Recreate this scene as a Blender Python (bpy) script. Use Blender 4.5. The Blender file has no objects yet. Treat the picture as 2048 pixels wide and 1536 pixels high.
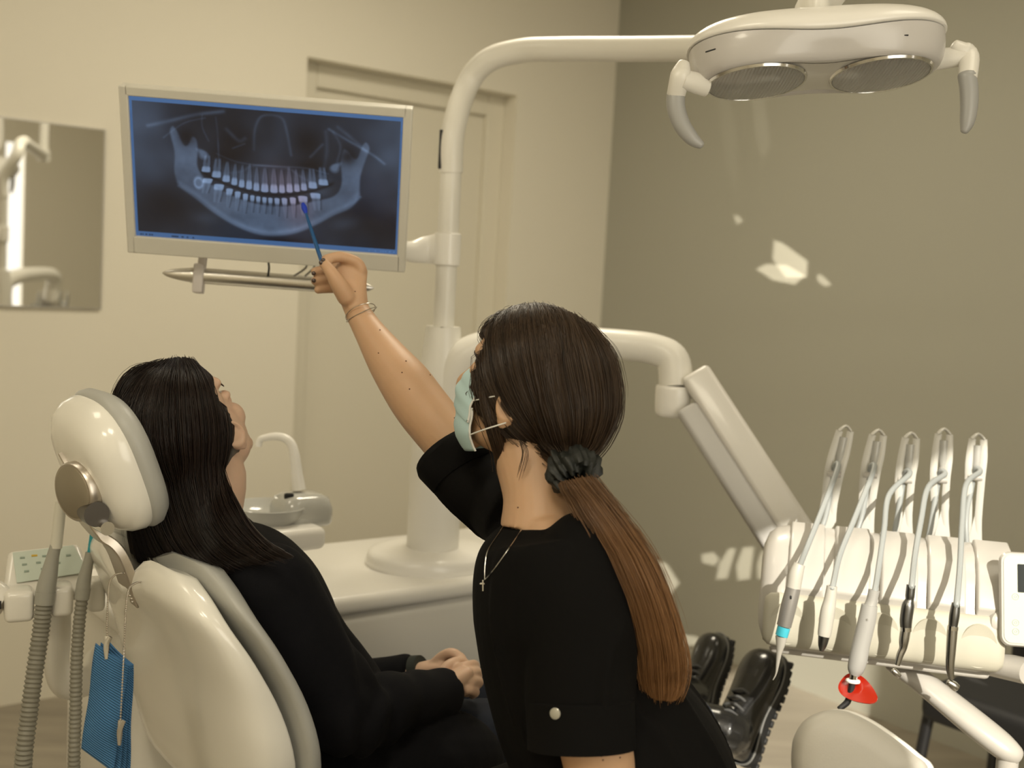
# Dental treatment room: camera, light, room shell, then every object as its own thing.
import bpy, bmesh, math, random
import numpy as np
from mathutils import Vector, Matrix, noise
random.seed(7); np.random.seed(7)
SC = bpy.context.scene; COL = SC.collection
V = Vector
# ---------------------------------------------------------------- camera (2048 x 1536, hand held, slightly rolled)
F = 2300.0; PITCH = math.atan(199/2300); ROLL = math.radians(3.15); EYE = V((0, 0, 1.50))
FWD = V((0, math.cos(PITCH), -math.sin(PITCH)))
_u0 = V((0, math.sin(PITCH), math.cos(PITCH))); _r0 = V((1, 0, 0))
RGT = math.cos(ROLL)*_r0 + math.sin(ROLL)*_u0
UPV = math.cos(ROLL)*_u0 - math.sin(ROLL)*_r0
def P(x, y, d):
    """world point seen at photo position x, y and depth d metres"""
    d = float(d); x = float(x); y = float(y)
    return EYE + d*(FWD + RGT*((x-1024)/F) - UPV*((y-768)/F))
cam = bpy.data.cameras.new('camera'); camo = bpy.data.objects.new('camera', cam); COL.objects.link(camo)
camo.matrix_world = Matrix(((RGT.x, UPV.x, -FWD.x, EYE.x), (RGT.y, UPV.y, -FWD.y, EYE.y), (RGT.z, UPV.z, -FWD.z, EYE.z), (0, 0, 0, 1)))
cam.sensor_width = 36; cam.lens = F*36/2048; cam.clip_start = .05
cam.dof.use_dof = True; cam.dof.focus_distance = 1.78; cam.dof.aperture_fstop = 3.2
SC.camera = camo
# ---------------------------------------------------------------- room axes: U runs along the left wall, N points out of it into the room
C0 = V((.395, 5.347, 0)); U = V((.786, .618, 0)).normalized(); N = V((.618, -.786, 0)).normalized(); Z = V((0, 0, 1))
def W(s, b, z=0.0):
    return C0 - U*s + N*b + Z*z
ROOM_B, ROOM_S, ROOM_H = 4.9, 5.8, 2.95
# ---------------------------------------------------------------- light
SC.view_settings.view_transform = 'Standard'; SC.view_settings.look = 'None'; SC.view_settings.gamma = 1
SC.view_settings.use_curve_mapping = False; SC.view_settings.exposure = -0.03
wd = bpy.data.worlds.new('sky'); SC.world = wd; wd.use_nodes = True
wd.node_tree.nodes['Background'].inputs[0].default_value = (1.0, .93, .80, 1); wd.node_tree.nodes['Background'].inputs[1].default_value = 1.6
SUN_TO = V((.15, -.989, .61)).normalized()
def lamp(name, kind, loc, direction, energy, color, **kw):
    l = bpy.data.lights.new(name, kind); l.energy = energy; l.color = color
    for k, v in kw.items(): setattr(l, k, v)
    o = bpy.data.objects.new(name, l); COL.objects.link(o); o.location = loc
    o.rotation_euler = V(direction).to_track_quat('-Z', 'Y').to_euler()
    return o
lamp('sun', 'SUN', (3, -6, 5), -SUN_TO, 6.0, (1.0, .93, .80), angle=math.radians(.6))
WARM = (1.0, .90, .70)
# daylight entering through the two windows of the far side wall (behind the camera, to the right)
lamp('window_daylight', 'AREA', W(2.7, ROOM_B-.03, 1.75), -N, 9, (1.0, .915, .73), shape='RECTANGLE', size=1.1, size_y=1.5)
# recessed ceiling panels; the last one is added to brighten the chair back
for s, b, e in ((3.8, 1.5, 6), (3.8, 3.5, 16), (1.7, 1.5, 25), (1.7, 3.5, 4), (5.1, 3.6, 21)):
    lamp('ceiling_panel_and_fill', 'AREA', W(s, b, ROOM_H-.03), -Z, e, WARM, shape='RECTANGLE', size=.58, size_y=.58)
# added spot lamps standing in for sunlight bounced onto the grey wall
GLINT = W(1.7, 4.65, 1.2)
def glint(poly, e, soft=.06):
    """one bright wall patch: a narrow added spot, its beam cut to the patch outline"""
    def hit(x, y):
        r = P(x, y, 1)-EYE; return EYE+r*((C0-EYE).dot(-U)/r.dot(-U))
    pts = [hit(x, y) for x, y in poly]; c = sum(pts, V((0, 0, 0)))/len(pts); dr = c-GLINT
    l = bpy.data.lights.new('added_glint_spot', 'SPOT'); l.color = (1.0, .91, .76); l.energy = e*4.2; l.shadow_soft_size = .003; l.spot_blend = 0
    o = bpy.data.objects.new('added_glint_spot', l); COL.objects.link(o); o.location = GLINT; o.rotation_euler = dr.to_track_quat('-Z', 'Y').to_euler()
    q = dr.to_track_quat('-Z', 'Y').inverted(); uv = [(lambda v: (v.x/v.z, v.y/v.z))(q @ (p-GLINT)) for p in pts]
    R_ = max(math.hypot(*p) for p in uv); l.spot_size = 2*math.atan(R_*1.3)
    cx, cy = sum(p[0] for p in uv)/len(uv), sum(p[1] for p in uv)/len(uv)
    l.use_nodes = True; nt = l.node_tree; em = nt.nodes['Emission']; tc = nt.nodes.new('ShaderNodeTexCoord'); sp = nt.nodes.new('ShaderNodeSeparateXYZ'); nt.links.new(tc.outputs['Normal'], sp.inputs[0])
    def mth(op, a, b, c_=None):
        n = nt.nodes.new('ShaderNodeMath'); n.operation = op
        for i, v in enumerate((a, b, c_)):
            if v is None: continue
            if isinstance(v, (int, float)): n.inputs[i].default_value = v
            else: nt.links.new(v, n.inputs[i])
        return n.outputs[0]
    u_, v_ = mth('DIVIDE', sp.outputs[0], sp.outputs[2]), mth('DIVIDE', sp.outputs[1], sp.outputs[2]); acc = None
    for (x0, y0), (x1, y1) in zip(uv, uv[1:]+uv[:1]):
        nx_, ny_ = -(y1-y0), x1-x0; L_ = math.hypot(nx_, ny_); nx_ /= L_; ny_ /= L_
        if (cx-x0)*nx_+(cy-y0)*ny_ < 0: nx_, ny_ = -nx_, -ny_
        d = mth('ADD', mth('ADD', mth('MULTIPLY', u_, nx_), mth('MULTIPLY', v_, ny_)), -(x0*nx_+y0*ny_)); acc = d if acc is None else mth('MINIMUM', acc, d)
    st_ = mth('MULTIPLY', acc, 1/(R_*soft)); cl = nt.nodes.new('ShaderNodeClamp'); nt.links.new(st_, cl.inputs[0]); nt.links.new(cl.outputs[0], em.inputs['Strength'])
for poly, e in (([(1546, 479), (1566, 485), (1617, 522), (1615, 556), (1570, 556), (1543, 518)], 420), ([(1510, 538), (1532, 527), (1575, 530), (1612, 552), (1590, 570), (1545, 561)], 420),
                ([(1466, 430), (1478, 431), (1487, 443), (1473, 450)], 300), ([(1634, 548), (1645, 550), (1664, 569), (1650, 574), (1634, 562)], 300), ([(1310, 1120), (1336, 1127), (1361, 1166), (1330, 1206), (1300, 1190)], 520),
                ([(1402, 1108), (1428, 1104), (1440, 1118), (1430, 1132), (1404, 1126)], 380), ([(1436, 1128), (1456, 1096), (1474, 1096), (1456, 1158), (1430, 1160)], 380), ([(1470, 1132), (1484, 1094), (1510, 1092), (1502, 1158), (1474, 1162)], 380), ([(1512, 1130), (1522, 1100), (1536, 1104), (1528, 1160), (1514, 1158)], 300),
                ([(1360, 1268), (1392, 1272), (1424, 1292), (1402, 1312), (1366, 1300)], 420), ([(1422, 170), (1450, 150), (1482, 260), (1478, 420), (1446, 330)], 22), ([(1500, 190), (1530, 180), (1546, 290), (1524, 330), (1506, 270)], 40)):
    glint(poly, e)
# ---------------------------------------------------------------- helpers
def srgb(r, g, b):
    f = lambda c: (c/255/12.92) if c/255 <= .04045 else ((c/255+.055)/1.055)**2.4
    return (f(r), f(g), f(b), 1)
MATS = {}
def pm(name, col, rough=.5, metal=0.0, coat=0.0, nscale=0, namt=0.0, bump=0.0, bscale=80, stretch=(1, 1, 1), aniso=0.0, sheen=0.0, trans=0.0, sss=0.0, emit=None, spec=.5):
    """procedural material: principled with a gentle noise in colour and relief"""
    if name in MATS: return MATS[name]
    m = bpy.data.materials.new(name); m.use_nodes = True; nt = m.node_tree; b = nt.nodes['Principled BSDF']
    b.inputs['Base Color'].default_value = col; b.inputs['Roughness'].default_value = rough; b.inputs['Metallic'].default_value = metal
    b.inputs['Coat Weight'].default_value = coat; b.inputs['Coat Roughness'].default_value = .08
    b.inputs['Anisotropic'].default_value = aniso; b.inputs['Sheen Weight'].default_value = sheen; b.inputs['Transmission Weight'].default_value = trans
    b.inputs['Specular IOR Level'].default_value = spec
    if sss: b.inputs['Subsurface Weight'].default_value = sss; b.inputs['Subsurface Radius'].default_value = (.012, .004, .002); b.inputs['Subsurface Scale'].default_value = 1
    tc = nt.nodes.new('ShaderNodeTexCoord'); mp = nt.nodes.new('ShaderNodeMapping'); mp.inputs['Scale'].default_value = stretch
    nt.links.new(tc.outputs['Object'], mp.inputs['Vector'])
    if namt:
        n = nt.nodes.new('ShaderNodeTexNoise'); n.inputs['Scale'].default_value = nscale; n.inputs['Detail'].default_value = 4
        nt.links.new(mp.outputs[0], n.inputs['Vector'])
        mx = nt.nodes.new('ShaderNodeMix'); mx.data_type = 'RGBA'
        mx.inputs[6].default_value = tuple(c*(1-namt) for c in col[:3])+(1,); mx.inputs[7].default_value = tuple(min(1, c*(1+namt)) for c in col[:3])+(1,)
        nt.links.new(n.outputs['Fac'], mx.inputs[0]); nt.links.new(mx.outputs[2], b.inputs['Base Color'])
    if bump:
        n2 = nt.nodes.new('ShaderNodeTexNoise'); n2.inputs['Scale'].default_value = bscale; n2.inputs['Detail'].default_value = 3
        nt.links.new(mp.outputs[0], n2.inputs['Vector'])
        bp = nt.nodes.new('ShaderNodeBump'); bp.inputs['Strength'].default_value = bump; bp.inputs['Distance'].default_value = .002
        nt.links.new(n2.outputs['Fac'], bp.inputs['Height']); nt.links.new(bp.outputs[0], b.inputs['Normal'])
    if emit:
        b.inputs['Emission Color'].default_value = emit[0]; b.inputs['Emission Strength'].default_value = emit[1]
    MATS[name] = m; return m
def nd(m, t, **kw):
    n = m.node_tree.nodes.new(t)
    for k, v in kw.items(): setattr(n, k, v)
    return n

def cr(pts, n=8, closed=False):
    """Catmull-Rom through points of any dimension"""
    a = np.array([list(p) for p in pts], float); m = len(a); out = []
    segs = m if closed else m-1
    for i in range(segs):
        if closed: p0, p1, p2, p3 = a[(i-1) % m], a[i], a[(i+1) % m], a[(i+2) % m]
        else: p0, p1, p2, p3 = a[max(i-1, 0)], a[i], a[i+1], a[min(i+2, m-1)]
        for k in range(n):
            t = k/n
            out.append(.5*((2*p1)+(-p0+p2)*t+(2*p0-5*p1+4*p2-p3)*t*t+(-p0+3*p1-3*p2+p3)*t**3))
    if not closed: out.append(a[-1])
    return np.array(out)
def frame(o, x, z):
    """matrix with origin o, X along x, Z as near z as possible"""
    x = V(x).normalized(); y = V(z).cross(x).normalized(); zz = x.cross(y)
    return Matrix(((x.x, y.x, zz.x, o[0]), (x.y, y.y, zz.y, o[1]), (x.z, y.z, zz.z, o[2]), (0, 0, 0, 1)))

class MB:
    """collects shapes (in the frame self.M) and builds ONE mesh object"""
    def __init__(s, M=None): s.v = []; s.f = []; s.M = M or Matrix.Identity(4); s.uv = None
    def add(s, vs, fs):
        o = len(s.v); M = s.M
        s.v += [tuple(M @ V(p)) for p in vs]; s.f += [tuple(i+o for i in f) for f in fs]; return s
    def box(s, c, size, M=None):
        hx, hy, hz = size[0]/2, size[1]/2, size[2]/2
        vs = [V((c[0]+i*hx, c[1]+j*hy, c[2]+k*hz)) for i in (-1, 1) for j in (-1, 1) for k in (-1, 1)]
        if M: vs = [M @ v for v in vs]
        return s.add(vs, [(0, 1, 3, 2), (4, 6, 7, 5), (0, 4, 5, 1), (2, 3, 7, 6), (0, 2, 6, 4), (1, 5, 7, 3)])
    def rbox(s, c, size, r, seg=3, M=None):
        """box with every edge rounded"""
        bm = bmesh.new(); bmesh.ops.create_cube(bm, size=1)
        for v in bm.verts: v.co = V((v.co.x*size[0], v.co.y*size[1], v.co.z*size[2]))
        bmesh.ops.bevel(bm, geom=bm.edges[:], offset=r, segments=seg, profile=.5, affect='EDGES')
        vs = [v.co+V(c) for v in bm.verts]
        if M: vs = [M @ v for v in vs]
        bm.verts.index_update(); fs = [tuple(v.index for v in f.verts) for f in bm.faces]; bm.free()
        return s.add(vs, fs)
    def rings(s, rings, cap=True, closed=True, loop=False):
        n = len(rings[0]); vs = [p for r in rings for p in r]; fs = []
        m = len(rings)
        for i in range(m if loop else m-1):
            for j in range(n if closed else n-1):
                a, b = i*n+j, i*n+(j+1) % n; i2 = (i+1) % m
                fs.append((a, b, i2*n+(j+1) % n, i2*n+j))
        if cap and not loop: fs.append(tuple(range(n))[::-1]); fs.append(tuple((m-1)*n+j for j in range(n)))
        return s.add(vs, fs)
    def lathe(s, prof, seg=24, M=None, cap=True):
        """profile of (radius, z)"""
        rg = []
        for r, z in prof:
            ring = [V((r*math.cos(2*math.pi*k/seg), r*math.sin(2*math.pi*k/seg), z)) for k in range(seg)]
            if M: ring = [M @ p for p in ring]
            rg.append(ring)
        return s.rings(rg, cap)
    def tube(s, pts, rad, seg=12, up=None, n=6, smooth=True, roundcap=0):
        """tube along points; rad = number, or per point r or (side radius, other radius). up orients ellipses"""
        k = len(pts)
        R = [rad]*k if not isinstance(rad, (list, tuple)) or (isinstance(rad, tuple)) else rad
        R = [(r, r) if not isinstance(r, (tuple, list)) else r for r in R]
        data = [list(p)+list(r) for p, r in zip(pts, R)]
        d = cr(data, n) if (smooth and k > 2) else np.array(data)
        C = [V(q[:3]) for q in d]; T = []
        for i in range(len(C)):
            t = C[min(i+1, len(C)-1)]-C[max(i-1, 0)]; T.append(t.normalized())
        if up is None:
            a = V((0, 0, 1)) if abs(T[0].z) < .9 else V((1, 0, 0)); side = T[0].cross(a).normalized()
        rg = []
        for i, c in enumerate(C):
            if up is not None:
                uu = V(up(i/(len(C)-1))) if callable(up) else V(up)
                side = T[i].cross(uu).normalized()
            else:
                side = (side-T[i]*side.dot(T[i])).normalized()
            o = side.cross(T[i]).normalized()
            ra, rb = d[i][3], d[i][4]
            rg.append((c, side, o, ra, rb, T[i]))
        out = []
        def ring(c, sd, o, ra, rb): return [c+sd*(ra*math.cos(2*math.pi*j/seg))+o*(rb*math.sin(2*math.pi*j/seg)) for j in range(seg)]
        if roundcap:
            c, sd, o, ra, rb, t = rg[0]
            for a in (80, 55, 30): q = math.radians(a); out.append(ring(c-t*(min(ra, rb)*roundcap*math.sin(q)), sd, o, ra*math.cos(q), rb*math.cos(q)))
        for c, sd, o, ra, rb, t in rg: out.append(ring(c, sd, o, ra, rb))
        if roundcap:
            c, sd, o, ra, rb, t = rg[-1]
            for a in (30, 55, 80): q = math.radians(a); out.append(ring(c+t*(min(ra, rb)*roundcap*math.sin(q)), sd, o, ra*math.cos(q), rb*math.cos(q)))
        return s.rings(out)
    def ell(s, c, r, M=None, seg=20, rot=None):
        vs = []; rows = seg//2; rg = []
        for i in range(1, rows):
            th = math.pi*i/rows
            ring = []
            for j in range(seg):
                p = V((r[0]*math.sin(th)*math.cos(2*math.pi*j/seg), r[1]*math.sin(th)*math.sin(2*math.pi*j/seg), -r[2]*math.cos(th)))
                if rot: p = rot @ p
                p = p+V(c)
                if M: p = M @ p
                ring.append(p)
            rg.append(ring)
        return s.rings(rg)
    def prism(s, outline, z0, z1, M=None):
        """2D outline (x, y) extruded z0..z1"""
        a = [V((p[0], p[1], z0)) for p in outline]; b = [V((p[0], p[1], z1)) for p in outline]
        if M: a = [M @ p for p in a]; b = [M @ p for p in b]
        return s.rings([a, b])
    def torus(s, c, R, r, M=None, seg=28, seg2=8):
        rg = []
        for i in range(seg):
            a = 2*math.pi*i/seg; ring = []
            for j in range(seg2):
                q = 2*math.pi*j/seg2; p = V((c[0]+(R+r*math.cos(q))*math.cos(a), c[1]+(R+r*math.cos(q))*math.sin(a), c[2]+r*math.sin(q)))
                ring.append(M @ p if M else p)
            rg.append(ring)
        return s.rings(rg, loop=True)
    def build(s, name, mat, parent=None, smooth=True, bevel=0, seg=3, sub=0, angle=40, label=None, solid=0, origin=None):
        base = V(parent['_o']) if parent is not None else V(origin if origin is not None else (0, 0, 0))
        me = bpy.data.meshes.new(name); me.from_pydata([tuple(V(p)-base) for p in s.v], [], s.f)
        bm = bmesh.new(); bm.from_mesh(me); bmesh.ops.recalc_face_normals(bm, faces=bm.faces[:]); bm.to_mesh(me); bm.free()
        me.materials.append(mat)
        o = bpy.data.objects.new(name, me); COL.objects.link(o)
        if parent is not None: o.parent = parent; o['_o'] = list(base)
        else: o.location = base; o['_o'] = list(base)
        if smooth: me.shade_smooth(); me.set_sharp_from_angle(angle=math.radians(angle))
        if solid: m = o.modifiers.new('solid', 'SOLIDIFY'); m.thickness = solid; m.offset = 0
        if bevel: m = o.modifiers.new('bevel', 'BEVEL'); m.width = bevel; m.segments = seg; m.limit_method = 'ANGLE'; m.angle_limit = math.radians(35); m.harden_normals = False
        if sub: m = o.modifiers.new('sub', 'SUBSURF'); m.levels = sub; m.render_levels = sub
        if label: o['label'] = label
        return o
def thing(name, label, cat, loc, group=None):
    o = bpy.data.objects.new(name, None); COL.objects.link(o); o.location = loc; o.empty_display_size = .05
    o['_o'] = list(loc); o['label'] = label; o['category'] = cat
    if group: o['group'] = group
    return o
def tag(o, label, cat, group=None):
    o['label'] = label; o['category'] = cat
    if group: o['group'] = group
    return o
def struct(o): o['kind'] = 'structure'; return o
def organic(mb, name, mat, parent, voxel=.004, smooth=6, fn=None, label=None):
    """melt overlapping closed shapes into one continuous surface, then sculpt it with fn(co, no) -> offset"""
    o = mb.build(name, mat, parent, smooth=False)
    m = o.modifiers.new('r', 'REMESH'); m.mode = 'VOXEL'; m.voxel_size = voxel
    m = o.modifiers.new('s', 'SMOOTH'); m.factor = .5; m.iterations = smooth
    dg = bpy.context.evaluated_depsgraph_get(); dg.update()
    me = bpy.data.meshes.new_from_object(o.evaluated_get(dg)); old = o.data
    o.modifiers.clear(); o.data = me; me.name = name; bpy.data.meshes.remove(old)
    if fn:
        n = len(me.vertices); co = np.empty(n*3); me.vertices.foreach_get('co', co); co = co.reshape(-1, 3)
        no = np.empty(n*3); me.vertices.foreach_get('normal', no); no = no.reshape(-1, 3)
        base = np.array(o['_o'])
        co = fn(co+base, no)-base
        me.vertices.foreach_set('co', co.reshape(-1)); me.update()
    if not me.materials: me.materials.append(mat)
    me.shade_smooth()
    if label: o['label'] = label
    return o
from mathutils.bvhtree import BVHTree
def snap(obj, x, y, off=.001):
    """point on obj's surface under the photo position, lifted off it"""
    if '_bvh' not in snap.__dict__: snap._bvh = {}
    if obj.name not in snap._bvh: snap._bvh[obj.name] = BVHTree.FromPolygons([v.co+V(obj['_o']) for v in obj.data.vertices], [tuple(p.vertices) for p in obj.data.polygons])
    loc, no, i, d = snap._bvh[obj.name].ray_cast(EYE, (P(x, y, 1)-EYE).normalized())
    if loc is None: return None
    if no.dot(EYE-loc) < 0: no = -no
    return loc+no*off, no
def text(s, size, M, mat, parent, name='lettering', depth=.0003):
    """lettering as mesh from the built-in font, in frame M (x right, y up)"""
    c = bpy.data.curves.new(name, 'FONT'); c.body = s; c.size = size; c.extrude = depth; c.align_x = 'CENTER'; c.align_y = 'CENTER'
    t = bpy.data.objects.new(name, c); COL.objects.link(t)
    dg = bpy.context.evaluated_depsgraph_get(); me = bpy.data.meshes.new_from_object(t.evaluated_get(dg)); bpy.data.objects.remove(t)
    vs = [M @ v.co for v in me.vertices]; fs = [tuple(p.vertices) for p in me.polygons]
    mb = MB(); mb.add(vs, fs); return mb.build(name, mat, parent, smooth=False)

# ---------------------------------------------------------------- materials
WALL = pm('warm_white_paint', (.80, .76, .655, 1), .75, bump=.05, bscale=300)
GWALL = pm('grey_beige_paint', (.415, .405, .34, 1), .7, bump=.05, bscale=300)
WHITE = pm('white_plastic', (.87, .85, .80, 1), .28, coat=.3, spec=.5)
WHITE2 = pm('satin_white_metal', (.78, .76, .70, 1), .35, coat=.15)
GREYP = pm('pale_grey_plastic', (.50, .49, .47, 1), .4)
DGREYP = pm('mid_grey_rubber', (.30, .29, .265, 1), .55)
VINYL = pm('grey_vinyl', (.40, .40, .375, 1), .42, bump=.12, bscale=900)
STEEL = pm('brushed_nickel', (.60, .55, .49, 1), .34, metal=1, aniso=.4)
CHROME = pm('chrome', (.75, .74, .72, 1), .13, metal=1)
ALU = pm('satin_aluminium', (.62, .60, .56, 1), .3, metal=1)
BLACKP = pm('black_plastic', (.012, .012, .013, 1), .4)
DARK = pm('dark_slot', (.01, .01, .01, 1), .6)
TEALP = pm('teal_plastic', (.03, .33, .42, 1), .35)
# ---------------------------------------------------------------- room shell
def quad_wall(name, mat, o, ex, ez, w, h, holes=(), t=.12, outward=None):
    """wall slab from o along ex (w) and ez (h) with rectangular openings, thickness t towards outward"""
    xs = sorted({0, w, *[q for a in holes for q in (a[0], a[1])]}); zs = sorted({0, h, *[q for a in holes for q in (a[2], a[3])]})
    mb = MB()
    for i in range(len(xs)-1):
        for j in range(len(zs)-1):
            cx, cz = (xs[i]+xs[i+1])/2, (zs[j]+zs[j+1])/2
            if any(a[0] < cx < a[1] and a[2] < cz < a[3] for a in holes): continue
            c = []
            for k in (0, t):
                for (a, b) in ((xs[i], zs[j]), (xs[i+1], zs[j]), (xs[i+1], zs[j+1]), (xs[i], zs[j+1])): c.append(o+ex*a+ez*b+outward*k)
            mb.add(c, [(0, 1, 2, 3), (7, 6, 5, 4), (0, 4, 5, 1), (1, 5, 6, 2), (2, 6, 7, 3), (3, 7, 4, 0)])
    return struct(mb.build(name, mat, smooth=False))
FLOORM = pm('grey_wood_look_vinyl', (.30, .265, .21, 1), .45, nscale=2.5, namt=.35, stretch=(1, 6, 1), bump=.1, bscale=60)
mb = MB(); c = [W(-.2, -.2, -.05), W(ROOM_S+.2, -.2, -.05), W(ROOM_S+.2, ROOM_B+.2, -.05), W(-.2, ROOM_B+.2, -.05)]
mb.rings([c, [p+Z*.05 for p in c]]); struct(mb.build('floor', FLOORM, smooth=False))
mb = MB(); mb.rings([[p+Z*(ROOM_H+.05) for p in c], [p+Z*(ROOM_H+.15) for p in c]]); struct(mb.build('ceiling', WALL, smooth=False))
# left wall with the shallow door niche: opening s 1.02..2.0 from the corner
def wall_hit(px, py):
    r = P(px, py, 1)-EYE; n = N; k = (C0-EYE).dot(n)/r.dot(n); p = EYE+r*k
    return (C0-p).dot(U), p.z
DS1, DZ1 = wall_hit(615, 120); DS0, DZ0 = wall_hit(1035, 185)
DZ = (DZ0+DZ1)/2; ND = .13
quad_wall('wall_left', WALL, W(0, 0), -U, Z, ROOM_S, ROOM_H, holes=[(DS0, DS1, 0, DZ)], t=ND, outward=-N)
struct(MB().rings([[W(DS0-.1, -ND, -.02), W(DS1+.1, -ND, -.02), W(DS1+.1, -ND, DZ+.1), W(DS0-.1, -ND, DZ+.1)],
                   [W(DS0-.1, -ND-.05, -.02), W(DS1+.1, -ND-.05, -.02), W(DS1+.1, -ND-.05, DZ+.1), W(DS0-.1, -ND-.05, DZ+.1)]]).build('wall_niche', WALL, smooth=False))
# door leaf and its casing inside the niche
doorm = pm('cream_door_paint', (.74, .70, .59, 1), .4)
FRS = .09
fr = MB()
for a, b, z0, z1 in ((DS0+.0, DS0+FRS, 0, DZ-.0), (DS1-FRS, DS1, 0, DZ), (DS0+FRS, DS1-FRS, DZ-FRS, DZ)):
    c = [W(a, -ND, z0), W(b, -ND, z0), W(b, -ND, z1), W(a, -ND, z1)]; fr.rings([c, [p+N*.045 for p in c]])
struct(fr.build('trim_1', doorm, smooth=False, bevel=.006))
dm = MB(); c = [W(DS0+FRS, -ND, .01), W(DS1-FRS, -ND, .01), W(DS1-FRS, -ND, DZ-FRS), W(DS0+FRS, -ND, DZ-FRS)]
dm.rings([c, [p+N*.02 for p in c]]); door = struct(dm.build('door_1', doorm, smooth=False, bevel=.003))
hd = MB(); hp = W(DS0+.17, -ND+.02, 1.05)
hd.tube([hp, hp+N*.05, hp+N*.055-U*.02, hp+N*.055-U*.12], .009, 10, n=4); h_ = hd.build('door_handle', ALU, door)
quad_wall('wall_right', GWALL, W(0, 0), N, Z, ROOM_B, ROOM_H, t=.12, outward=U)
quad_wall('wall_back', WALL, W(ROOM_S, 0), N, Z, ROOM_B, ROOM_H, t=.12, outward=-U)
# window wall on the far side of the room, behind the camera
def far_hit(p):                       # where a sunray through p crosses the window wall
    k = (W(0, ROOM_B)-p).dot(N)/SUN_TO.dot(N); q = p+SUN_TO*k; return (C0-q).dot(U), q.z
WIN = [(1.88, 3.30, .95, 2.765), (1.20, 1.33, .95, 2.22)]
quad_wall('wall_front', WALL, W(0, ROOM_B), -U, Z, ROOM_S, ROOM_H, holes=WIN, t=.06, outward=N)
# ---------------------------------------------------------------- wall mirror
def on_left(px, py, off=0.0):
    r = P(px, py, 1)-EYE; k = (C0+N*off-EYE).dot(N)/r.dot(N); return EYE+r*k
MIRM = pm('mirror_silver', (.86, .86, .84, 1), .015, metal=1)
mTR = on_left(210, 262, .012); mBR = on_left(197, 616, .012)
ms = (C0-(mTR+mBR)/2).dot(U); mz0, mz1 = mBR.z, mTR.z
mr = thing('wall_mirror', 'rectangular frameless mirror hanging on the cream wall left of the monitor', 'mirror', W(ms+.3, 0, mz0))
def tilt(s_, z_): return .006+.004*(s_-ms)/.70+.006*(z_-mz0)/(mz1-mz0)      # it hangs a touch out of true
def mq(s0, s1, z0, z1, lift=0): return [W(a, tilt(a, z_)+lift, z_) for a, z_ in ((s0, z0), (s1, z0), (s1, z1), (s0, z1))]
g = MB(); g.rings([mq(ms, ms+.70, mz0, mz1), mq(ms, ms+.70, mz0, mz1, .005)]); g.build('mirror_glass', MIRM, mr, smooth=False)
g = MB(); e = .005
for a, b, z0, z1 in ((ms-e, ms, mz0-e, mz1+e), (ms+.70, ms+.70+e, mz0-e, mz1+e), (ms, ms+.70, mz0-e, mz0), (ms, ms+.70, mz1, mz1+e)):
    g.rings([[W(a, 0, z0), W(b, 0, z0), W(b, 0, z1), W(a, 0, z1)], mq(a, b, z0, z1, .0055)])
g.build('mirror_edge', ALU, mr, smooth=False)

# ---------------------------------------------------------------- treatment unit: box, column, lamp pole (all bolted together)
UM = frame(V((0, 0, 0)), U, Z)          # local x = U (towards the feet), y = left wall side (-N), z up
def UL(p): return UM.inverted() @ V(p)
unit = thing('dental_unit', 'white dental unit console with a round column rising behind the patient', 'dental unit', P(800, 1170, 2.55)*1)
unit['_o'] = list(V((P(800, 1170, 2.55).x, P(800, 1170, 2.55).y, 0))); unit.location = unit['_o']
BZ = .86
fl = UL(P(650, 1200, 2.26)); fr_ = UL(P(960, 1150, 2.52)); by = (fl.y+fr_.y)/2
b = MB(UM); x0, x1 = fl.x-.38, fr_.x+.30
b.rbox(((x0+x1)/2, by+.215, (BZ-.035+.14)/2), (x1-x0-.03, .41, BZ-.035-.14), .03, 4)
b.build('console_body', pm('gloss_white_panel', (.74, .72, .67, 1), .18, coat=.5), unit)
b = MB(UM); b.rbox(((x0+x1)/2, by+.215, BZ-.02), (x1-x0, .44, .04), .016, 4); b.build('console_top', WHITE, unit)
b = MB(UM); b.rbox(((x0+x1)/2, by+.215, .07), (x1-x0-.12, .34, .14), .02); b.build('console_plinth', GREYP, unit)
CB = P(864, 1112, 2.62); CB.z = BZ                         # column foot
b = MB(); b.tube([CB+Z*.0, CB+Z*.012, CB+Z*.03, CB+Z*.038], [(.135, .155), (.135, .155), (.127, .147), (.10, .115)], 40, up=U, n=3); b.build('column_foot', WHITE, unit)
ctop = P(880, 655, 2.6); ax = (ctop-CB)
def colp(t): return CB+Z*(ctop.z-CB.z)*t+V((0, 0, 0))
CT = V((CB.x, CB.y, ctop.z))
b = MB(); b.tube([CB+Z*.03, colp(.42)], .0595, 40); b.build('lower_column', WHITE2, unit)
b = MB(); b.tube([colp(.422), colp(.424), colp(.7), colp(.98), colp(1.0)], [.0575, .0585, .052, .0405, .037], 40, n=4); b.build('upper_column', WHITE2, unit)
# elbow of the delivery arm growing out of the column
EA = [P(896, 850, 2.58), P(904, 770, 2.575), P(934, 712, 2.56), P(1010, 688, 2.56), P(1130, 683, 2.55), P(1250, 690, 2.53), P(1312, 700, 2.52), P(1346, 722, 2.51), P(1352, 775, 2.50)]
b = MB(); b.tube(EA, [.040, .042, .040, .036, .0335, .0335, .0345, .0365, .037], 30, n=7); b.build('rigid_arm', WHITE2, unit)
JT = P(1346, 797, 2.50)
b = MB(); b.tube([JT+Z*.028, JT+Z*.02, JT-Z*.03, JT-Z*.04], [(.038, .034), (.041, .037), (.039, .035), (.030, .026)], 28, up=U, n=3); b.build('arm_joint', WHITE, unit)
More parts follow.
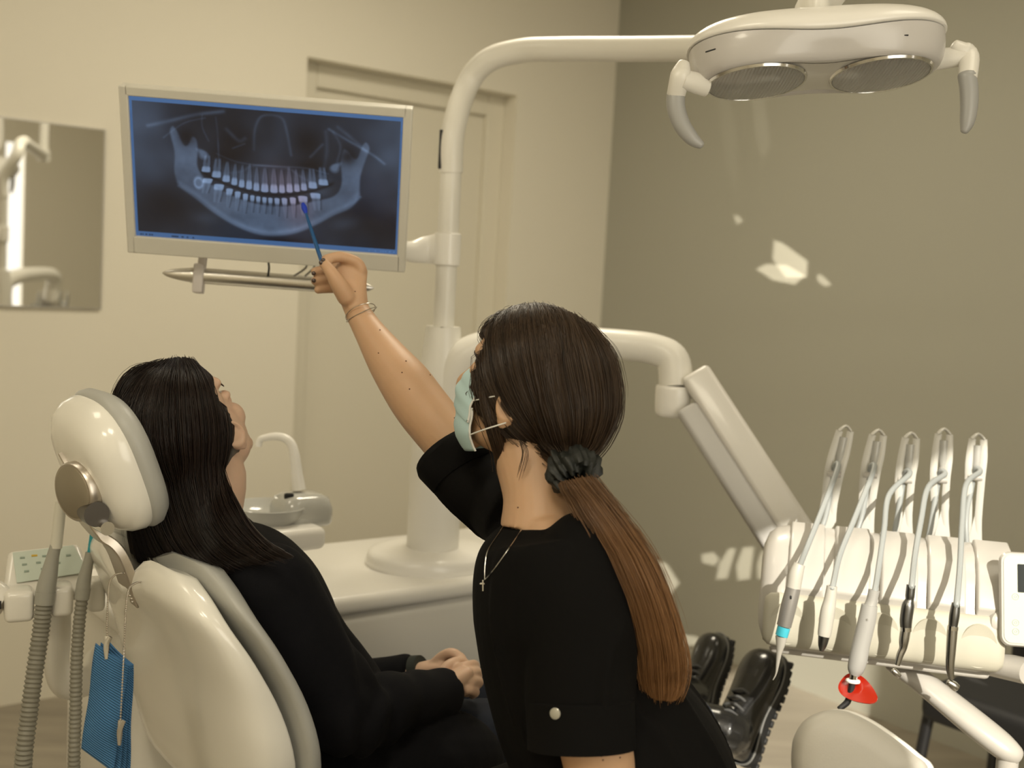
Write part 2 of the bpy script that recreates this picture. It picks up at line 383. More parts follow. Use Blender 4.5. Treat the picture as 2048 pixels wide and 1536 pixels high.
# spring arm down to the instrument table
A0, A1 = P(1394, 755, 2.47), P(1612, 1090, 2.35)
dx = (A1-A0).normalized(); sd = V(FWD)
def bar(mbx, a, b_, w, t, off=0, r=.01):
    M = frame((a+b_)/2, b_-a, sd); L_ = (b_-a).length
    mbx.rbox((0, off, 0), (L_, w, t), r, 4, M=M)
b = MB(); bar(b, A0-dx*.012, A1, .066, .05, 0.0, .012); b.build('spring_arm', pm('arm_white_paint', (.70, .68, .635, 1), .3, coat=.2), unit)
b = MB(); bar(b, A0+dx*.045, A1+dx*.01, .047, .046, -.055 if (frame(A0, dx, sd) @ V((0, 1, 0))-A0).z > 0 else .055, .010); b.build('spring_arm_cover', GREYP, unit)

# lamp pole: rises from the column, bends and carries the lamp arm
pole = thing('lamp_pole', 'white curved pole rising from the column and bending over to carry the lamp', 'pole', CT)
PT = [V((CT.x, CT.y, CT.z-.02)), P(897, 480, 2.6), P(907, 330, 2.6), P(915, 240, 2.59), P(934, 172, 2.58), P(975, 122, 2.56), P(1040, 102, 2.53), P(1120, 98, 2.48), P(1280, 98, 2.40), P(1420, 96, 2.33), P(1560, 90, 2.26), P(1650, 87, 2.22)]
for k in (1,): PT[k] = V((CT.x, CT.y, PT[k].z))
b = MB(); b.tube([PT[0], PT[1], V((CT.x, CT.y, P(907, 350, 2.6).z))], [.0235, .0235, .0235], 26, n=4); b.build('lower_tube', WHITE2, pole)
q0 = V((CT.x, CT.y, P(907, 350, 2.6).z)); q1 = V((CT.x, CT.y, P(907, 270, 2.6).z))
b = MB(); b.tube([q0, q1]+PT[4:8]+PT[8:], [.0262]*10, 26, n=8); b.build('curved_tube', WHITE2, pole)
b = MB(); bq = V((CT.x, CT.y, P(888, 306, 2.6).z)); b.rbox((0, 0, 0), (.008, .010, .085), .002, M=Matrix.Translation(bq+V((-.0245, -.012, 0)))); b.build('cable_slot', DARK, pole)
ET = PT[-1]
b = MB(); b.tube([ET-Z*.03, ET+Z*.03], .032, 26); b.tube([ET+Z*.02, ET+Z*.42], .022, 22); b.build('pivot', WHITE2, pole)

# ---------------------------------------------------------------- monitor (corners solved from the picture's perspective)
mon = thing('monitor', 'white monitor showing a panoramic jaw x-ray on an arm clamped to the pole', 'monitor', P(532, 360, 2.25))
MD = 2.14
TL, TR, BR, BL = P(244, 168, MD), P(829, 215, MD*1.01388), P(808, 540, MD*1.0761), P(257, 500, MD*1.0622)
mc = (TL+TR+BR+BL)/4; mx_ = ((TR-TL)+(BR-BL)).normalized(); mup = ((TL-BL)+(TR-BR)).normalized()
mn = mx_.cross(mup).normalized()                            # towards the camera
MM = frame(mc, mx_, mn)                                     # x right, z to viewer, y = up
mw = ((TR-TL).length+(BR-BL).length)/2; mh = ((TL-BL).length+(TR-BR).length)/2
BEZ = pm('monitor_bezel', (.62, .60, .53, 1), .35)
sw0, sw1, sh0, sh1 = -mw/2+mw*.0275, mw/2-mw*.0265, -mh/2+mh*.108, mh/2-mh*.055
b = MB(MM)
for c, s in (((-mw/2+.0085, 0, 0), (.017, mh, .034)), ((mw/2-.0085, 0, 0), (.017, mh, .034)), ((0, mh/2-(mh/2-sh1)/2, 0), (mw-.02, mh/2-sh1, .034)), ((0, -mh/2+(sh0+mh/2)/2, 0), (mw-.02, sh0+mh/2, .034))):
    b.box(c, s)
b.build('bezel', BEZ, mon, bevel=.0025)
b = MB(MM); b.rbox((0, 0, -.022), (mw-.006, mh-.006, .03), .012); b.rbox((0, -.01, -.045), (.30, .20, .03), .012); b.build('back_shell', WHITE, mon)
# the picture on the screen: a fine grid of quads whose colours are the x-ray
SWW, SHH = sw1-sw0, sh1-sh0
def g2(x, y, cx, cy, sx, sy, a=0):
    c, s = math.cos(a), math.sin(a); u = (x-cx)*c+(y-cy)*s; v = -(x-cx)*s+(y-cy)*c
    return np.exp(-(u/sx)**2-(v/sy)**2)
def sstep(a, b, x): t = np.clip((x-a)/(b-a), 0, 1); return t*t*(3-2*t)
def vnoise(x, y, f, seed):
    rs = np.random.RandomState(seed); g = rs.rand(64, 64); X = x*f; Y = y*f; i = np.floor(X).astype(int); j = np.floor(Y).astype(int); u = X-i; v = Y-j; u = u*u*(3-2*u); v = v*v*(3-2*v)
    a = g[i % 64, j % 64]; b_ = g[(i+1) % 64, j % 64]; c = g[i % 64, (j+1) % 64]; d = g[(i+1) % 64, (j+1) % 64]
    return (a*(1-u)+b_*u)*(1-v)+(c*(1-u)+d*u)*v
def polydist(X, Y, pts):
    D = np.full(X.shape, 9.9)
    for (ax_, ay), (bx, by_) in zip(pts[:-1], pts[1:]):
        t = np.clip(((X-ax_)*(bx-ax_)+(Y-ay)*(by_-ay))/((bx-ax_)**2+(by_-ay)**2+1e-9), 0, 1)
        D = np.minimum(D, np.hypot(X-ax_-t*(bx-ax_), Y-ay-t*(by_-ay)))
    return D
def inpoly(X, Y, pts):
    r = np.zeros(X.shape, bool); n = len(pts)
    for i in range(n):
        x1, y1 = pts[i]; x2, y2 = pts[(i+1) % n]
        c = ((y1 > Y) != (y2 > Y)) & (X < (x2-x1)*(Y-y1)/(y2-y1+1e-12)+x1); r ^= c
    return r
def xray(X, Y):
    """film density over the screen; X 0..1.78 left to right, Y 0..1 top to bottom"""
    L_ = .030+.05*vnoise(X, Y, 3, 1)+.03*vnoise(X, Y, 9, 2)
    # soft tissue at both sides
    L_ += .13*sstep(.42, .10, X)*sstep(.95, .2, Y)*(.5+vnoise(X, Y, 7, 3))+.13*sstep(1.42, 1.72, X)*sstep(.9, .1, Y)*(.5+vnoise(X, Y, 7, 4))
    cx = .905
    # mandible: outer and inner outline
    out = [(.235, .21), (.26, .36), (.255, .52), (.29, .62), (.40, .70), (.52, .80), (.66, .89), (.80, .945), (.93, .955), (1.08, .92), (1.22, .84), (1.34, .755), (1.45, .69), (1.52, .60), (1.53, .44), (1.565, .30), (1.585, .22), (1.555, .17), (1.52, .20), (1.485, .30), (1.44, .25), (1.395, .24), (1.375, .34), (1.385, .50), (1.34, .60), (1.2, .655), (1.05, .70), (.9, .715), (.74, .69), (.60, .63), (.49, .56), (.43, .46), (.435, .34), (.425, .25), (.385, .23), (.345, .30), (.30, .20), (.265, .16)]
    oc = [tuple(p) for p in cr(out, 5, closed=True)]
    ins = inpoly(X, Y, oc); D = polydist(X, Y, oc+[oc[0]])
    m = np.where(ins, sstep(0, .02, D), 0)
    L_ = L_*(1-.4*m)+m*(.165+.09*vnoise(X, Y, 12, 5)+.03*vnoise(X, Y, 40, 6))
    edge = cr(out[3:14], 6); De = polydist(X, Y, [tuple(p) for p in edge])
    L_ += .20*np.exp(-(De/.011)**2)+.10*np.exp(-((De-.02)/.02)**2)*ins
    # dark notches beside the condyles, sinuses, nasal cavity
    for (a, b_, sx, sy, k) in ((.35, .24, .06, .07, .8), (1.43, .30, .07, .07, .85), (.66, .25, .13, .13, .82), (1.16, .22, .12, .13, .88), (.90, .12, .07, .16, .6), (.62, .36, .10, .05, .85), (1.18, .39, .11, .06, .9), (.22, .78, .2, .2, .8), (1.62, .82, .25, .14, .6), (1.0, 1.0, .14, .04, .8)):
        L_ *= 1-k*g2(X, Y, a, b_, sx, sy)
    # maxilla body
    mx2 = sstep(.40, .52, Y)*sstep(.66, .58, Y)*sstep(.50, .60, X)*sstep(1.36, 1.25, X); L_ += .07*mx2
    # fine bright bone lines: orbits, palate, zygoma
    lines = [[(.55, .08), (.56, .20), (.565, .40)], [(.80, .30), (.81, .14), (.86, .04), (.98, .04), (1.02, .14), (1.05, .32)], [(.10, .18), (.25, .13), (.42, .07), (.60, .03)], [(.20, .26), (.34, .14), (.48, .09)], [(1.30, .10), (1.44, .18), (1.60, .27), (1.68, .33)], [(1.36, .08), (1.46, .16), (1.55, .24)],
             [(.55, .35), (.68, .40), (.85, .415), (1.0, .41), (1.16, .41), (1.30, .44)], [(.60, .50), (.72, .47), (.80, .42), (1.02, .42), (1.10, .47), (1.20, .52)], [(1.28, .12), (1.29, .26), (1.27, .42)], [(.46, .07), (.46, .16), (.50, .26)], [(1.33, .12), (1.38, .22), (1.36, .34)], [(.62, .16), (.70, .24), (.74, .22)], [(.66, .30), (.74, .26)], [(1.18, .32), (1.26, .22)]]
    for i, ln in enumerate(lines):
        d = polydist(X, Y, [tuple(p) for p in cr(ln, 5)]); L_ += (.13 if i in (2, 4) else .07)*np.exp(-(d/(.006+.004*(i % 3)))**2)*(.5+.8*vnoise(X, Y, 14, 20+i))
    L_ += .03*g2(X, Y, .92, .20, .10, .22)
    # teeth: crowns with roots fanned along the bite line
    def bite(x): return .60+.0-(.165)*((x-cx)/.5)**2+.035
    L_ *= 1-.75*np.exp(-((Y-bite(X)+.0)/.016)**2)*sstep(.43, .47, X)*sstep(1.36, 1.32, X)
    up = [(.475, .060, .14), (.545, .062, .16), (.61, .055, .17), (.665, .046, .18), (.715, .044, .19), (.765, .046, .215), (.815, .046, .20), (.872, .056, .205), (.935, .056, .205), (.99, .046, .20), (1.042, .048, .215), (1.092, .044, .19), (1.14, .046, .18), (1.20, .060, .165), (1.272, .066, .15)]
    for i, (x, w, h) in enumerate(up):
        y0 = bite(x)-.012; tl = (x-cx)*-.22
        cxx = x+(y0-Y)*tl*1.2; t = np.clip((y0-Y)/h, 0, 1); mol = w > .055 and not .85 < x < .95
        hw = (w*.5*(1-.62*t**1.2) if not mol else w*.52*(1-.35*t))*1.12*(1-.45*np.exp(-(t/.035)**2))*(1-.10*np.exp(-((t-.36)/.06)**2))
        prof = sstep(0, .010, hw-np.abs(X-cxx))*sstep(-.002, .008, y0-Y)*sstep(h, h*.85, y0-Y)
        if mol: prof *= 1-.6*np.exp(-((X-cxx)/(w*.10))**2)*sstep(.45, .6, t)
        L_ = L_*(1-.5*prof)+prof*(.20+.33*sstep(.40, .24, t)-.06*np.exp(-((X-cxx)/(w*.12))**2)*sstep(.1, .2, t))
        L_ *= 1-.35*np.exp(-((X-cxx-hw)/.006)**2)*(t > 0)*(t < .9)
    lo = [(.49, .070, .13, .5), (.565, .072, .16, .35), (.635, .052, .17, .25), (.69, .046, .175, .18), (.742, .042, .18, .12), (.788, .037, .155, .06), (.828, .037, .15, .02), (.870, .037, .15, 0), (.910, .037, .15, -.02), (.955, .042, .165, -.06), (1.005, .045, .18, -.12), (1.062, .048, .18, -.15), (1.13, .068, .17, -.2), (1.215, .074, .15, -.25)]
    for i, (x, w, h, sl) in enumerate(lo):
        y0 = bite(x)+.022; t = np.clip((Y-y0)/h, 0, 1); cxx = x-(Y-y0)*sl*.45; mol = w > .06
        hw = (w*.5*(1-.66*t**1.1) if not mol else w*.5*(1-.40*t))*1.12*(1-.45*np.exp(-(t/.035)**2))*(1-.10*np.exp(-((t-.36)/.06)**2))
        prof = sstep(0, .010, hw-np.abs(X-cxx))*sstep(-.002, .008, Y-y0)*sstep(h, h*.85, Y-y0)
        if mol: prof *= 1-.65*np.exp(-((X-cxx)/(w*.11))**2)*sstep(.42, .56, t)
        L_ = L_*(1-.5*prof)+prof*(.22+.34*sstep(.38, .22, t)-.06*np.exp(-((X-cxx)/(w*.12))**2)*sstep(.1, .2, t))
        L_ *= 1-.35*np.exp(-((X-cxx-hw)/.006)**2)*(t > 0)*(t < .9)
    # wisdom teeth
    for (x, y, a) in ((.462, .375, .5), (1.345, .40, -.6)):
        p = g2(X, Y, x, y, .038, .038)+.7*g2(X, Y, x+.018*(1 if a > 0 else -1)*-1, y-.035, .05, .02, a); L_ += .36*np.clip(p-.35, 0, .7)
    r = np.hypot((X-.425)/.034, (Y-.585)/.048); L_ += .24*np.exp(-((r-.85)/.22)**2)+.14*(r < .8)
    L_ += .05*g2(X, Y, .46, .86, .09, .05)+.06*g2(X, Y, 1.42, .82, .10, .05, -.3)
    return np.clip(L_, 0, 1)
nx, ny = 460, 262
gx = np.linspace(0, 1.78, nx); gy = np.linspace(0, 1, ny); XX, YY = np.meshgrid((gx[:-1]+gx[1:])/2, (gy[:-1]+gy[1:])/2)
frame_t = .020
XI = (XX-frame_t*1.1)/(1.78-2.2*frame_t)*1.78; YI = (YY-.030)/(1-.066)
D_ = xray(XI, YI)
warm = .5*g2(XI, YI, .98, .50, .14, .12)+.5*g2(XI, YI, 1.1, .72, .1, .14)
colr = np.stack([D_*(.46+.38*warm), D_*(.62+.02*warm), D_*(.88-.08*warm)], -1)**1.32*1.12+np.array([.012, .010, .012])
inf = (XI > 0) & (XI < 1.78) & (YI > 0) & (YI < 1)
blue = np.array(srgb(74, 108, 156)[:3]); topb = np.array(srgb(78, 114, 164)[:3])
colr = np.where(inf[..., None], colr, blue)
# title bar at the top, task bar icons at the bottom
colr = np.where((~inf & (YY < .1))[..., None], topb, colr)
for x in (.04, .055, .075, .10, .115, .25, .262, .274, .286, .315, .322, .35, .39): 
    m_ = (np.abs(XX-x) < .005) & (np.abs(YY-.985) < .006); colr = np.where(m_[..., None], blue*.25, colr)
for x in (1.58, 1.62, 1.66, 1.675, 1.69, 1.72, 1.75):
    m_ = (np.abs(XX-x) < .004) & (np.abs(YY-.985) < .005); colr = np.where(m_[..., None], blue*1.6, colr)
scr = bpy.data.meshes.new('screen')
vx, vy = np.meshgrid(gx/1.78*SWW+sw0, sh1-gy*SHH); vv = [tuple(MM @ V((x, y, .0105))-V(mon['_o'])) for x, y in zip(vx.ravel(), vy.ravel())]
ids = np.arange(nx*ny).reshape(ny, nx); ff = np.stack([ids[:-1, :-1], ids[1:, :-1], ids[1:, 1:], ids[:-1, 1:]], -1).reshape(-1, 4)
scr.from_pydata(vv, [], ff.tolist()); at = scr.color_attributes.new('film', 'FLOAT_COLOR', 'CORNER')
cc = np.concatenate([colr.reshape(-1, 3), np.ones((len(ff), 1))], 1); at.data.foreach_set('color', np.repeat(cc, 4, 0).ravel())
sm = bpy.data.materials.new('lit_screen'); sm.use_nodes = True; b_ = sm.node_tree.nodes['Principled BSDF']; a_ = nd(sm, 'ShaderNodeAttribute'); a_.attribute_name = 'film'
b_.inputs['Base Color'].default_value = (.004, .004, .005, 1); b_.inputs['Roughness'].default_value = .16; sm.node_tree.links.new(a_.outputs['Color'], b_.inputs['Emission Color']); b_.inputs['Emission Strength'].default_value = .80
scr.materials.append(sm); so = bpy.data.objects.new('screen', scr); COL.objects.link(so); so.parent = mon; so['_o'] = mon['_o']
# arm from the pole to the monitor's back, clamp ring on the pole
cz = P(898, 500, 2.6).z; CR = V((CT.x, CT.y, cz))
b = MB(); b.tube([CR-Z*.036, CR-Z*.034, CR+Z*.034, CR+Z*.036], [.027, .0295, .0295, .027], 28, n=1, smooth=False); b.build('clamp_ring', WHITE, mon)
att = MM @ V((mw/2-.12, -.06, -.05))
b = MB(); b.tube([CR+V((-.02, -.01, 0)), P(850, 500, 2.56), P(800, 497, 2.5), att], [(.010, .034), (.012, .030), (.014, .020), (.02, .02)], 18, up=Z, n=5); b.build('bracket_arm', WHITE, mon)
# film viewer bar with its two straps hanging under the monitor
bA, bB = P(325, 546, 2.33), P(748, 576, 2.36)
b = MB(); L_ = bB-bA
b.tube([bA+L_*t for t in (0, .02, .06, .13, .2, .8, .88, .94, .98, 1)], [(.001, .001), (.006, .004), (.0105, .007), (.0145, .010), (.016, .011), (.016, .011), (.0145, .010), (.0105, .007), (.006, .004), (.001, .001)], 24, up=FWD, n=4)
b.build('camera_bar', ALU, mon)
BARW = pm('pale_strap', (.62, .58, .56, 1), .4)
for px in (398, 700):
    t = (px-325)/423; p = bA+L_*t; b = MB(); b.rbox((0, .006, 0), (.021, .060, .030), .004, M=frame(p, L_, FWD)); q = MM @ V(((px-532)/F*2.25, -mh/2+.01, -.02)); b.tube([p+V((0, .012, 0)), q], (.0095, .004), 10, up=FWD); b.build('strap', BARW, mon)
for px, dx_ in ((532, 4), (606, -18), (622, -12)):
    a0 = P(px+4, 520, 2.32); b = MB(); b.tube([a0, P(px+6, 535, 2.325), P(px+dx_, 552, 2.335)], .0022, 8, n=5); b.build('cable', DGREYP if px > 540 else BLACKP, mon)
# ---------------------------------------------------------------- dental lamp: two-lens head hanging from the lamp arm
LC = P(1636, 158, 1.93)                                    # centre of the lens face
lx = (P(1755, 153, 1.93)-P(1512, 168, 1.935)).normalized()  # across both lenses
tocam = (EYE-LC).normalized()
ang = math.radians(22); perp = (V((0, 0, -1))-tocam*V((0, 0, -1)).dot(tocam)).normalized()
lnorm = (tocam*math.sin(ang)+perp*math.cos(ang)).normalized()  # the light leaves this way
LM = frame(LC, lx, -lnorm)                                  # z = away from the lenses (up)
lampo = thing('dental_lamp', 'white two-lens dental lamp with grey grip handles hanging at the top right', 'lamp', LC)
def fig8(wx, wy, waist, n=72, lob=.105):
    """peanut outline; wx half width, wy half depth at the lobes"""
    o = []
    for k in range(n):
        a = 2*math.pi*k/n; c, s_ = math.cos(a), math.sin(a)
        x = wx*math.copysign(abs(c)**.86, c); w = 1-waist*math.exp(-(x/(wx*.38))**2)
        o.append(V((x, wy*w*math.copysign(abs(s_)**.86, s_), 0)))
    return o
def lring(wx, wy, waist, z, wave=0.0, tiltz=0.0, dy=0.0):
    return [p+V((0, dy, z+wave*math.cos(p.x/wx*math.pi*1.0)+tiltz*p.y)) for p in fig8(wx, wy, waist)]
LG = pm('lamp_band_grey', (.56, .54, .52, 1), .3, coat=.4)
b = MB(LM); b.rings([lring(.176, .083, .30, .004), lring(.192, .094, .22, .000), lring(.201, .101, .20, .006), lring(.208, .106, .16, .020), lring(.212, .110, .11, .036, -.004), lring(.212, .111, .08, .050, -.008)], cap=False)
hs = b.build('lower_housing', LG, lampo, angle=60, sub=1)
b = MB(LM); b.rings([lring(.212, .111, .08, .050, -.008), lring(.216, .115, .07, .052, -.008), lring(.216, .117, .06, .060, -.008), lring(.209, .112, .04, .073, -.006), lring(.190, .097, .02, .086, -.004), lring(.158, .078, 0, .095, -.002), lring(.118, .056, 0, .101), lring(.07, .034, 0, .104), lring(.03, .014, 0, .105)])
b.build('top_cover', WHITE, lampo, angle=60, sub=1)
# reflectors with their ridges, and the glass in front
REF = pm('ridged_reflector', (.95, .94, .90, 1), .3, metal=.1)
def ridge(m, kind):
    nt = m.node_tree; tc = nd(m, 'ShaderNodeTexCoord'); w = nd(m, 'ShaderNodeTexWave'); w.inputs['Scale'].default_value = 55; w.bands_direction = kind
    nt.links.new(tc.outputs['Object'], w.inputs['Vector']); bp = nd(m, 'ShaderNodeBump'); bp.inputs['Distance'].default_value = .004; bp.inputs['Strength'].default_value = .8
    nt.links.new(w.outputs['Fac'], bp.inputs['Height']); nt.links.new(bp.outputs[0], nt.nodes['Principled BSDF'].inputs['Normal'])
ridge(REF, 'X')
GL = bpy.data.materials.new('lens_glass'); GL.use_nodes = True; _b = GL.node_tree.nodes['Principled BSDF']
_b.inputs['Roughness'].default_value = .02; _b.inputs['Transmission Weight'].default_value = 1; _b.inputs['IOR'].default_value = 1.45; _b.inputs['Base Color'].default_value = (.97, .97, .95, 1)
for sx_ in (-1, 1):
    Mx = LM @ Matrix.Translation(V((sx_*.104, -.002, 0)))
    b = MB(Mx); b.rings([[V((r*math.cos(t), r*.94*math.sin(t), z)) for t in np.linspace(0, 2*math.pi, 48, endpoint=False)] for r, z in ((.079, -.0005), (.074, .008), (.064, .020), (.048, .031), (.028, .037), (.008, .039))])
    rf = b.build('reflector', REF, lampo)
    b = MB(Mx); b.rings([[V((r*math.cos(t), r*.94*math.sin(t), z)) for t in np.linspace(0, 2*math.pi, 48, endpoint=False)] for r, z in ((.079, .0), (.079, -.0025), (.05, -.0065), (.02, -.008))], cap=True)
    b.build('lens', GL, rf)
    b = MB(Mx); b.rings([[V((r*math.cos(t), r*.94*math.sin(t), z)) for t in np.linspace(0, 2*math.pi, 56, endpoint=False)] for r, z in ((.079, .001), (.080, -.003), (.083, -.003), (.085, .001))], cap=False, loop=True)
    b.build('lens_ring', CHROME, lampo)
# pressed front plate between the lenses
b = MB(LM)
pts = []
for k, (wx, wy, ws, z) in enumerate(((.176, .083, .30, .0035), (.150, .060, .30, -.001), (.06, .035, .2, .001), (.02, .012, 0, .0))): pts.append(lring(wx, wy, ws, z))
b.rings(pts[:1]+[lring(.03, .070, .0, .0015)][:0]+pts[2:]); b.build('face_plate', pm('satin_face', (.66, .64, .60, 1), .22, metal=.3, coat=.5), lampo, angle=60)
# vent slots in the cover
for px, py in ((1421, 101), (1806, 71)):
    q = P(px, py, 1.84); b = MB(); b.rbox((0, 0, 0), (.017, .004, .0022), .0008, M=frame(q, lx+V((0, 0, .25 if px < 1500 else -.02)), Z)); b.build('vent_slot', DARK, lampo)
# handles: white knuckle with a curved grey grip
GRIP = pm('grey_grip', (.36, .36, .35, 1), .38, coat=.2)
for side, (base, cap_, g) in (('l', (P(1398, 168, 1.92), P(1364, 158, 1.905), [(1352, 186), (1352, 215), (1364, 250), (1384, 277), (1402, 290)])),
                              ('r', (P(1878, 118, 1.95), P(1930, 112, 1.94), [(1934, 150), (1938, 180), (1938, 215), (1934, 245), (1929, 262)]))):
    b = MB(); dd = (cap_-base).normalized()
    b.tube([base-dd*.015, base+dd*.004, cap_], [(.014, .018), (.014, .018), (.012, .016)], 20, up=Z, n=4)
    tp_, md, en = [P(*q) for q in (((1368, 126, 1.91), (1360, 155, 1.905), (1352, 190, 1.92)) if side == 'l' else ((1908, 90, 1.94), (1938, 112, 1.94), (1935, 156, 1.92)))]
    b.tube([tp_, (tp_+md)/2, md, en], [(.008, .010), (.011, .015), (.012, .017), (.0122, .0157)], 20, up=V(lx), n=5, roundcap=.5)
    kn = b.build('handle', WHITE2, lampo)
    b = MB(); gp = [P(x, y, 1.92) for x, y in g]
    b.tube(gp, [(.012, .0155), (.012, .0155), (.0115, .0145), (.0098, .012), (.006, .007)], 18, up=V(lx), n=5, roundcap=.7); b.build('grip', GRIP, kn)
# yoke on top of the head, up to the pivot of the lamp arm
b = MB(); t0 = LM @ V((.0, .0, .10)); t1 = P(1682, -40, 1.97); t2 = PT[-1]+Z*.42
b.tube([t0, t0+Z*.03, t1, V((t1.x, t1.y, t1.z+.16))], [(.055, .03), (.050, .028), (.024, .022), (.020, .020)], 22, up=V(lx), n=5)
b.tube([V((t1.x, t1.y, t1.z+.15)), V((t1.x, t1.y, t1.z+.20)), t2-Z*.02, t2-Z*.03+V((0, .01, 0))], .018, 18, n=6); b.build('yoke', WHITE2, lampo)
# ---------------------------------------------------------------- dental chair (axis = U, its far side = -N)
_s = P(398, 1150, 1.66); _f = P(200, 1100, 2.02)            # near and far top corners of the backrest shell
CHO = (_s+_f)/2
CMi = Matrix(((U.x, -N.x, 0, CHO.x), (U.y, -N.y, 0, CHO.y), (0, 0, 1, 0), (0, 0, 0, 1)))
def CH(u, w, z): return CMi @ V((u, w, z))                  # u forward to the feet, w towards the left wall, z up
chair = thing('dental_chair', 'white dental chair with grey upholstery under the seated patient, seen from behind', 'dental chair', CH(.35, 0, 0))
SHELL = pm('gloss_white_shell', (.82, .80, .735, 1), .22, coat=.5)
# centre line of the back, top to bottom: (u, z, half width, bulge)
BL_ = cr([(.010, 1.040, .175, .030), (.014, 1.020, .222, .045), (.026, .985, .262, .060), (.060, .93, .278, .074), (.103, .85, .282, .090), (.128, .77, .284, .095), (.138, .69, .262, .085), (.150, .62, .21, .07), (.22, .57, .12, .04)], 4)
def back_section(u, z, hw, bulge, front, n=40):
    """closed ring across the back: flat-ish front, rounded rear"""
    r = []
    for k in range(n):
        a = 2*math.pi*k/n; c, s_ = math.cos(a), math.sin(a)
        w = hw*math.copysign(abs(c)**.7, c)
        if s_ < 0: du = -bulge*abs(s_)**.62
        else: du = front*abs(s_)**.5
        dip = -.048*math.exp(-((w-.02)/.055)**2)*max(0, min(1, (z-.90)/.14))
        r.append(CH(u+du, w, z+dip-du*.35))
    return r
b = MB(); b.rings([back_section(u, z, hw, bl, .012) for u, z, hw, bl in BL_]); b.build('backrest_shell', SHELL, chair, angle=60)
# grey pad standing proud of the shell all round
pad = []
for i, (u, z, hw, bl) in enumerate(BL_):
    e = 1-abs(2*i/(len(BL_)-1)-1); r = []
    for k in range(40):
        a = 2*math.pi*k/40; c, s_ = math.cos(a), math.sin(a)
        w = (hw+.014)*math.copysign(abs(c)**.62, c); du = .030+.030*math.copysign(abs(s_)**.7, s_)
        dip = -.036*math.exp(-((w-.02)/.07)**2)*max(0, min(1, (z-.90)/.14))
        r.append(CH(u+du, w, z+.012+dip-(du-.03)*.35))
    pad.append(r)
b = MB(); b.rings(pad); b.build('backrest_pad', VINYL, chair, angle=70)
# seat, leg rest
b = MB(); 
def srow(u, z, hw, th): return [CH(u, hw*math.copysign(abs(math.cos(a))**.5, math.cos(a)), z+th*math.copysign(abs(math.sin(a))**.6, math.sin(a))) for a in np.linspace(0, 2*math.pi, 36, endpoint=False)]
b.rings([srow(u, z, hw, th) for u, z, hw, th in cr([(.13, .575, .16, .025), (.18, .56, .22, .035), (.35, .545, .245, .037), (.58, .54, .24, .036), (.76, .545, .215, .033), (1.0, .53, .19, .030), (1.16, .51, .17, .028), (1.26, .49, .15, .025), (1.31, .48, .09, .015)], 5)])
b.build('seat_pad', VINYL, chair, angle=70)
b = MB(); b.rings([srow(u, z, hw, th) for u, z, hw, th in cr([(.10, .52, .15, .02), (.16, .50, .20, .04), (.4, .465, .215, .05), (.6, .465, .20, .045), (.8, .49, .18, .028), (1.1, .48, .15, .02), (1.25, .45, .12, .015)], 5)])
b.build('seat_shell', SHELL, chair, angle=60)
# lift and floor plate
b = MB(); b.rings([[CH(.35+u0+hu*math.copysign(abs(math.cos(a))**.5, math.cos(a)), hw*math.copysign(abs(math.sin(a))**.5, math.sin(a)), z) for a in np.linspace(0, 2*math.pi, 36, endpoint=False)] for u0, hu, hw, z in ((0, .16, .12, .50), (0, .16, .12, .40), (-.02, .15, .11, .25), (-.03, .17, .13, .12), (-.03, .2, .15, .07))])
b.build('lift_column', SHELL, chair, angle=60)
b = MB(); b.rings([[CH(.45+hu*math.copysign(abs(math.cos(a))**.5, math.cos(a)), hw*math.copysign(abs(math.sin(a))**.5, math.sin(a)), z) for a in np.linspace(0, 2*math.pi, 36, endpoint=False)] for hu, hw, z in ((.46, .24, .0), (.46, .24, .03), (.42, .21, .07), (.3, .16, .085))])
b.build('floor_plate', SHELL, chair, angle=60)
# headrest: grey pad, white back shell with a grip recess, clamp knob, steel bracket
HC = P(205, 928, 1.80); hup = (CMi.to_3x3() @ V((-.30, -.04, .95))).normalized(); hn = (CMi.to_3x3() @ V((.9, .02, .36))).normalized()
HM = frame(HC, hup.cross(hn), hn)                           # x sideways, y up the pad, z towards the head
if (HM.to_3x3() @ V((0, 1, 0))).z < 0: HM = HM @ Matrix.Rotation(math.pi, 4, 'Z')
def sup(hx, hy, z, ex=.72, n=48, dx=0, dy=0): return [V((dx+hx*math.copysign(abs(math.cos(a))**ex, math.cos(a)), dy+hy*math.copysign(abs(math.sin(a))**ex, math.sin(a)), z)) for a in np.linspace(0, 2*math.pi, n, endpoint=False)]
hr = MB(HM); hr.rings([sup(.106, .096, .008), sup(.119, .108, .012), sup(.125, .113, .022), sup(.124, .112, .034), sup(.112, .102, .047), sup(.085, .078, .055), sup(.05, .04, .058), sup(.01, .01, .058)])
hpad = hr.build('headrest_pad', VINYL, chair, angle=70)
b = MB(HM); b.rings([sup(.120, .108, .016), sup(.122, .110, .008), sup(.119, .106, -.010), sup(.108, .094, -.028), sup(.085, .074, -.040), sup(.05, .04, -.045), sup(.012, .010, -.045)])
b.build('headrest_shell', SHELL, hpad, angle=60)
toc = (EYE-HC).normalized()
KN = P(148, 984, 1.735); kn_n = (CMi.to_3x3() @ V((-.93, -.30, -.12))).normalized()
Mk = frame(KN, kn_n.cross(Z), kn_n)
b = MB(); b.lathe([(.030, -.02), (.0435, -.018), (.046, -.014), (.046, .0), (.0435, .003), (.041, .003)], 44, M=Mk); b.build('clamp_knob_rim', STEEL, hpad)
b = MB(); b.lathe([(.0405, .0), (.0405, .0035), (.039, .0045), (.0, .0045)], 44, M=Mk); b.build('clamp_knob_face', pm('matt_champagne', (.36, .32, .25, 1), .42, metal=.7), hpad)
b = MB(); q = P(126+40, 905, 1.84)
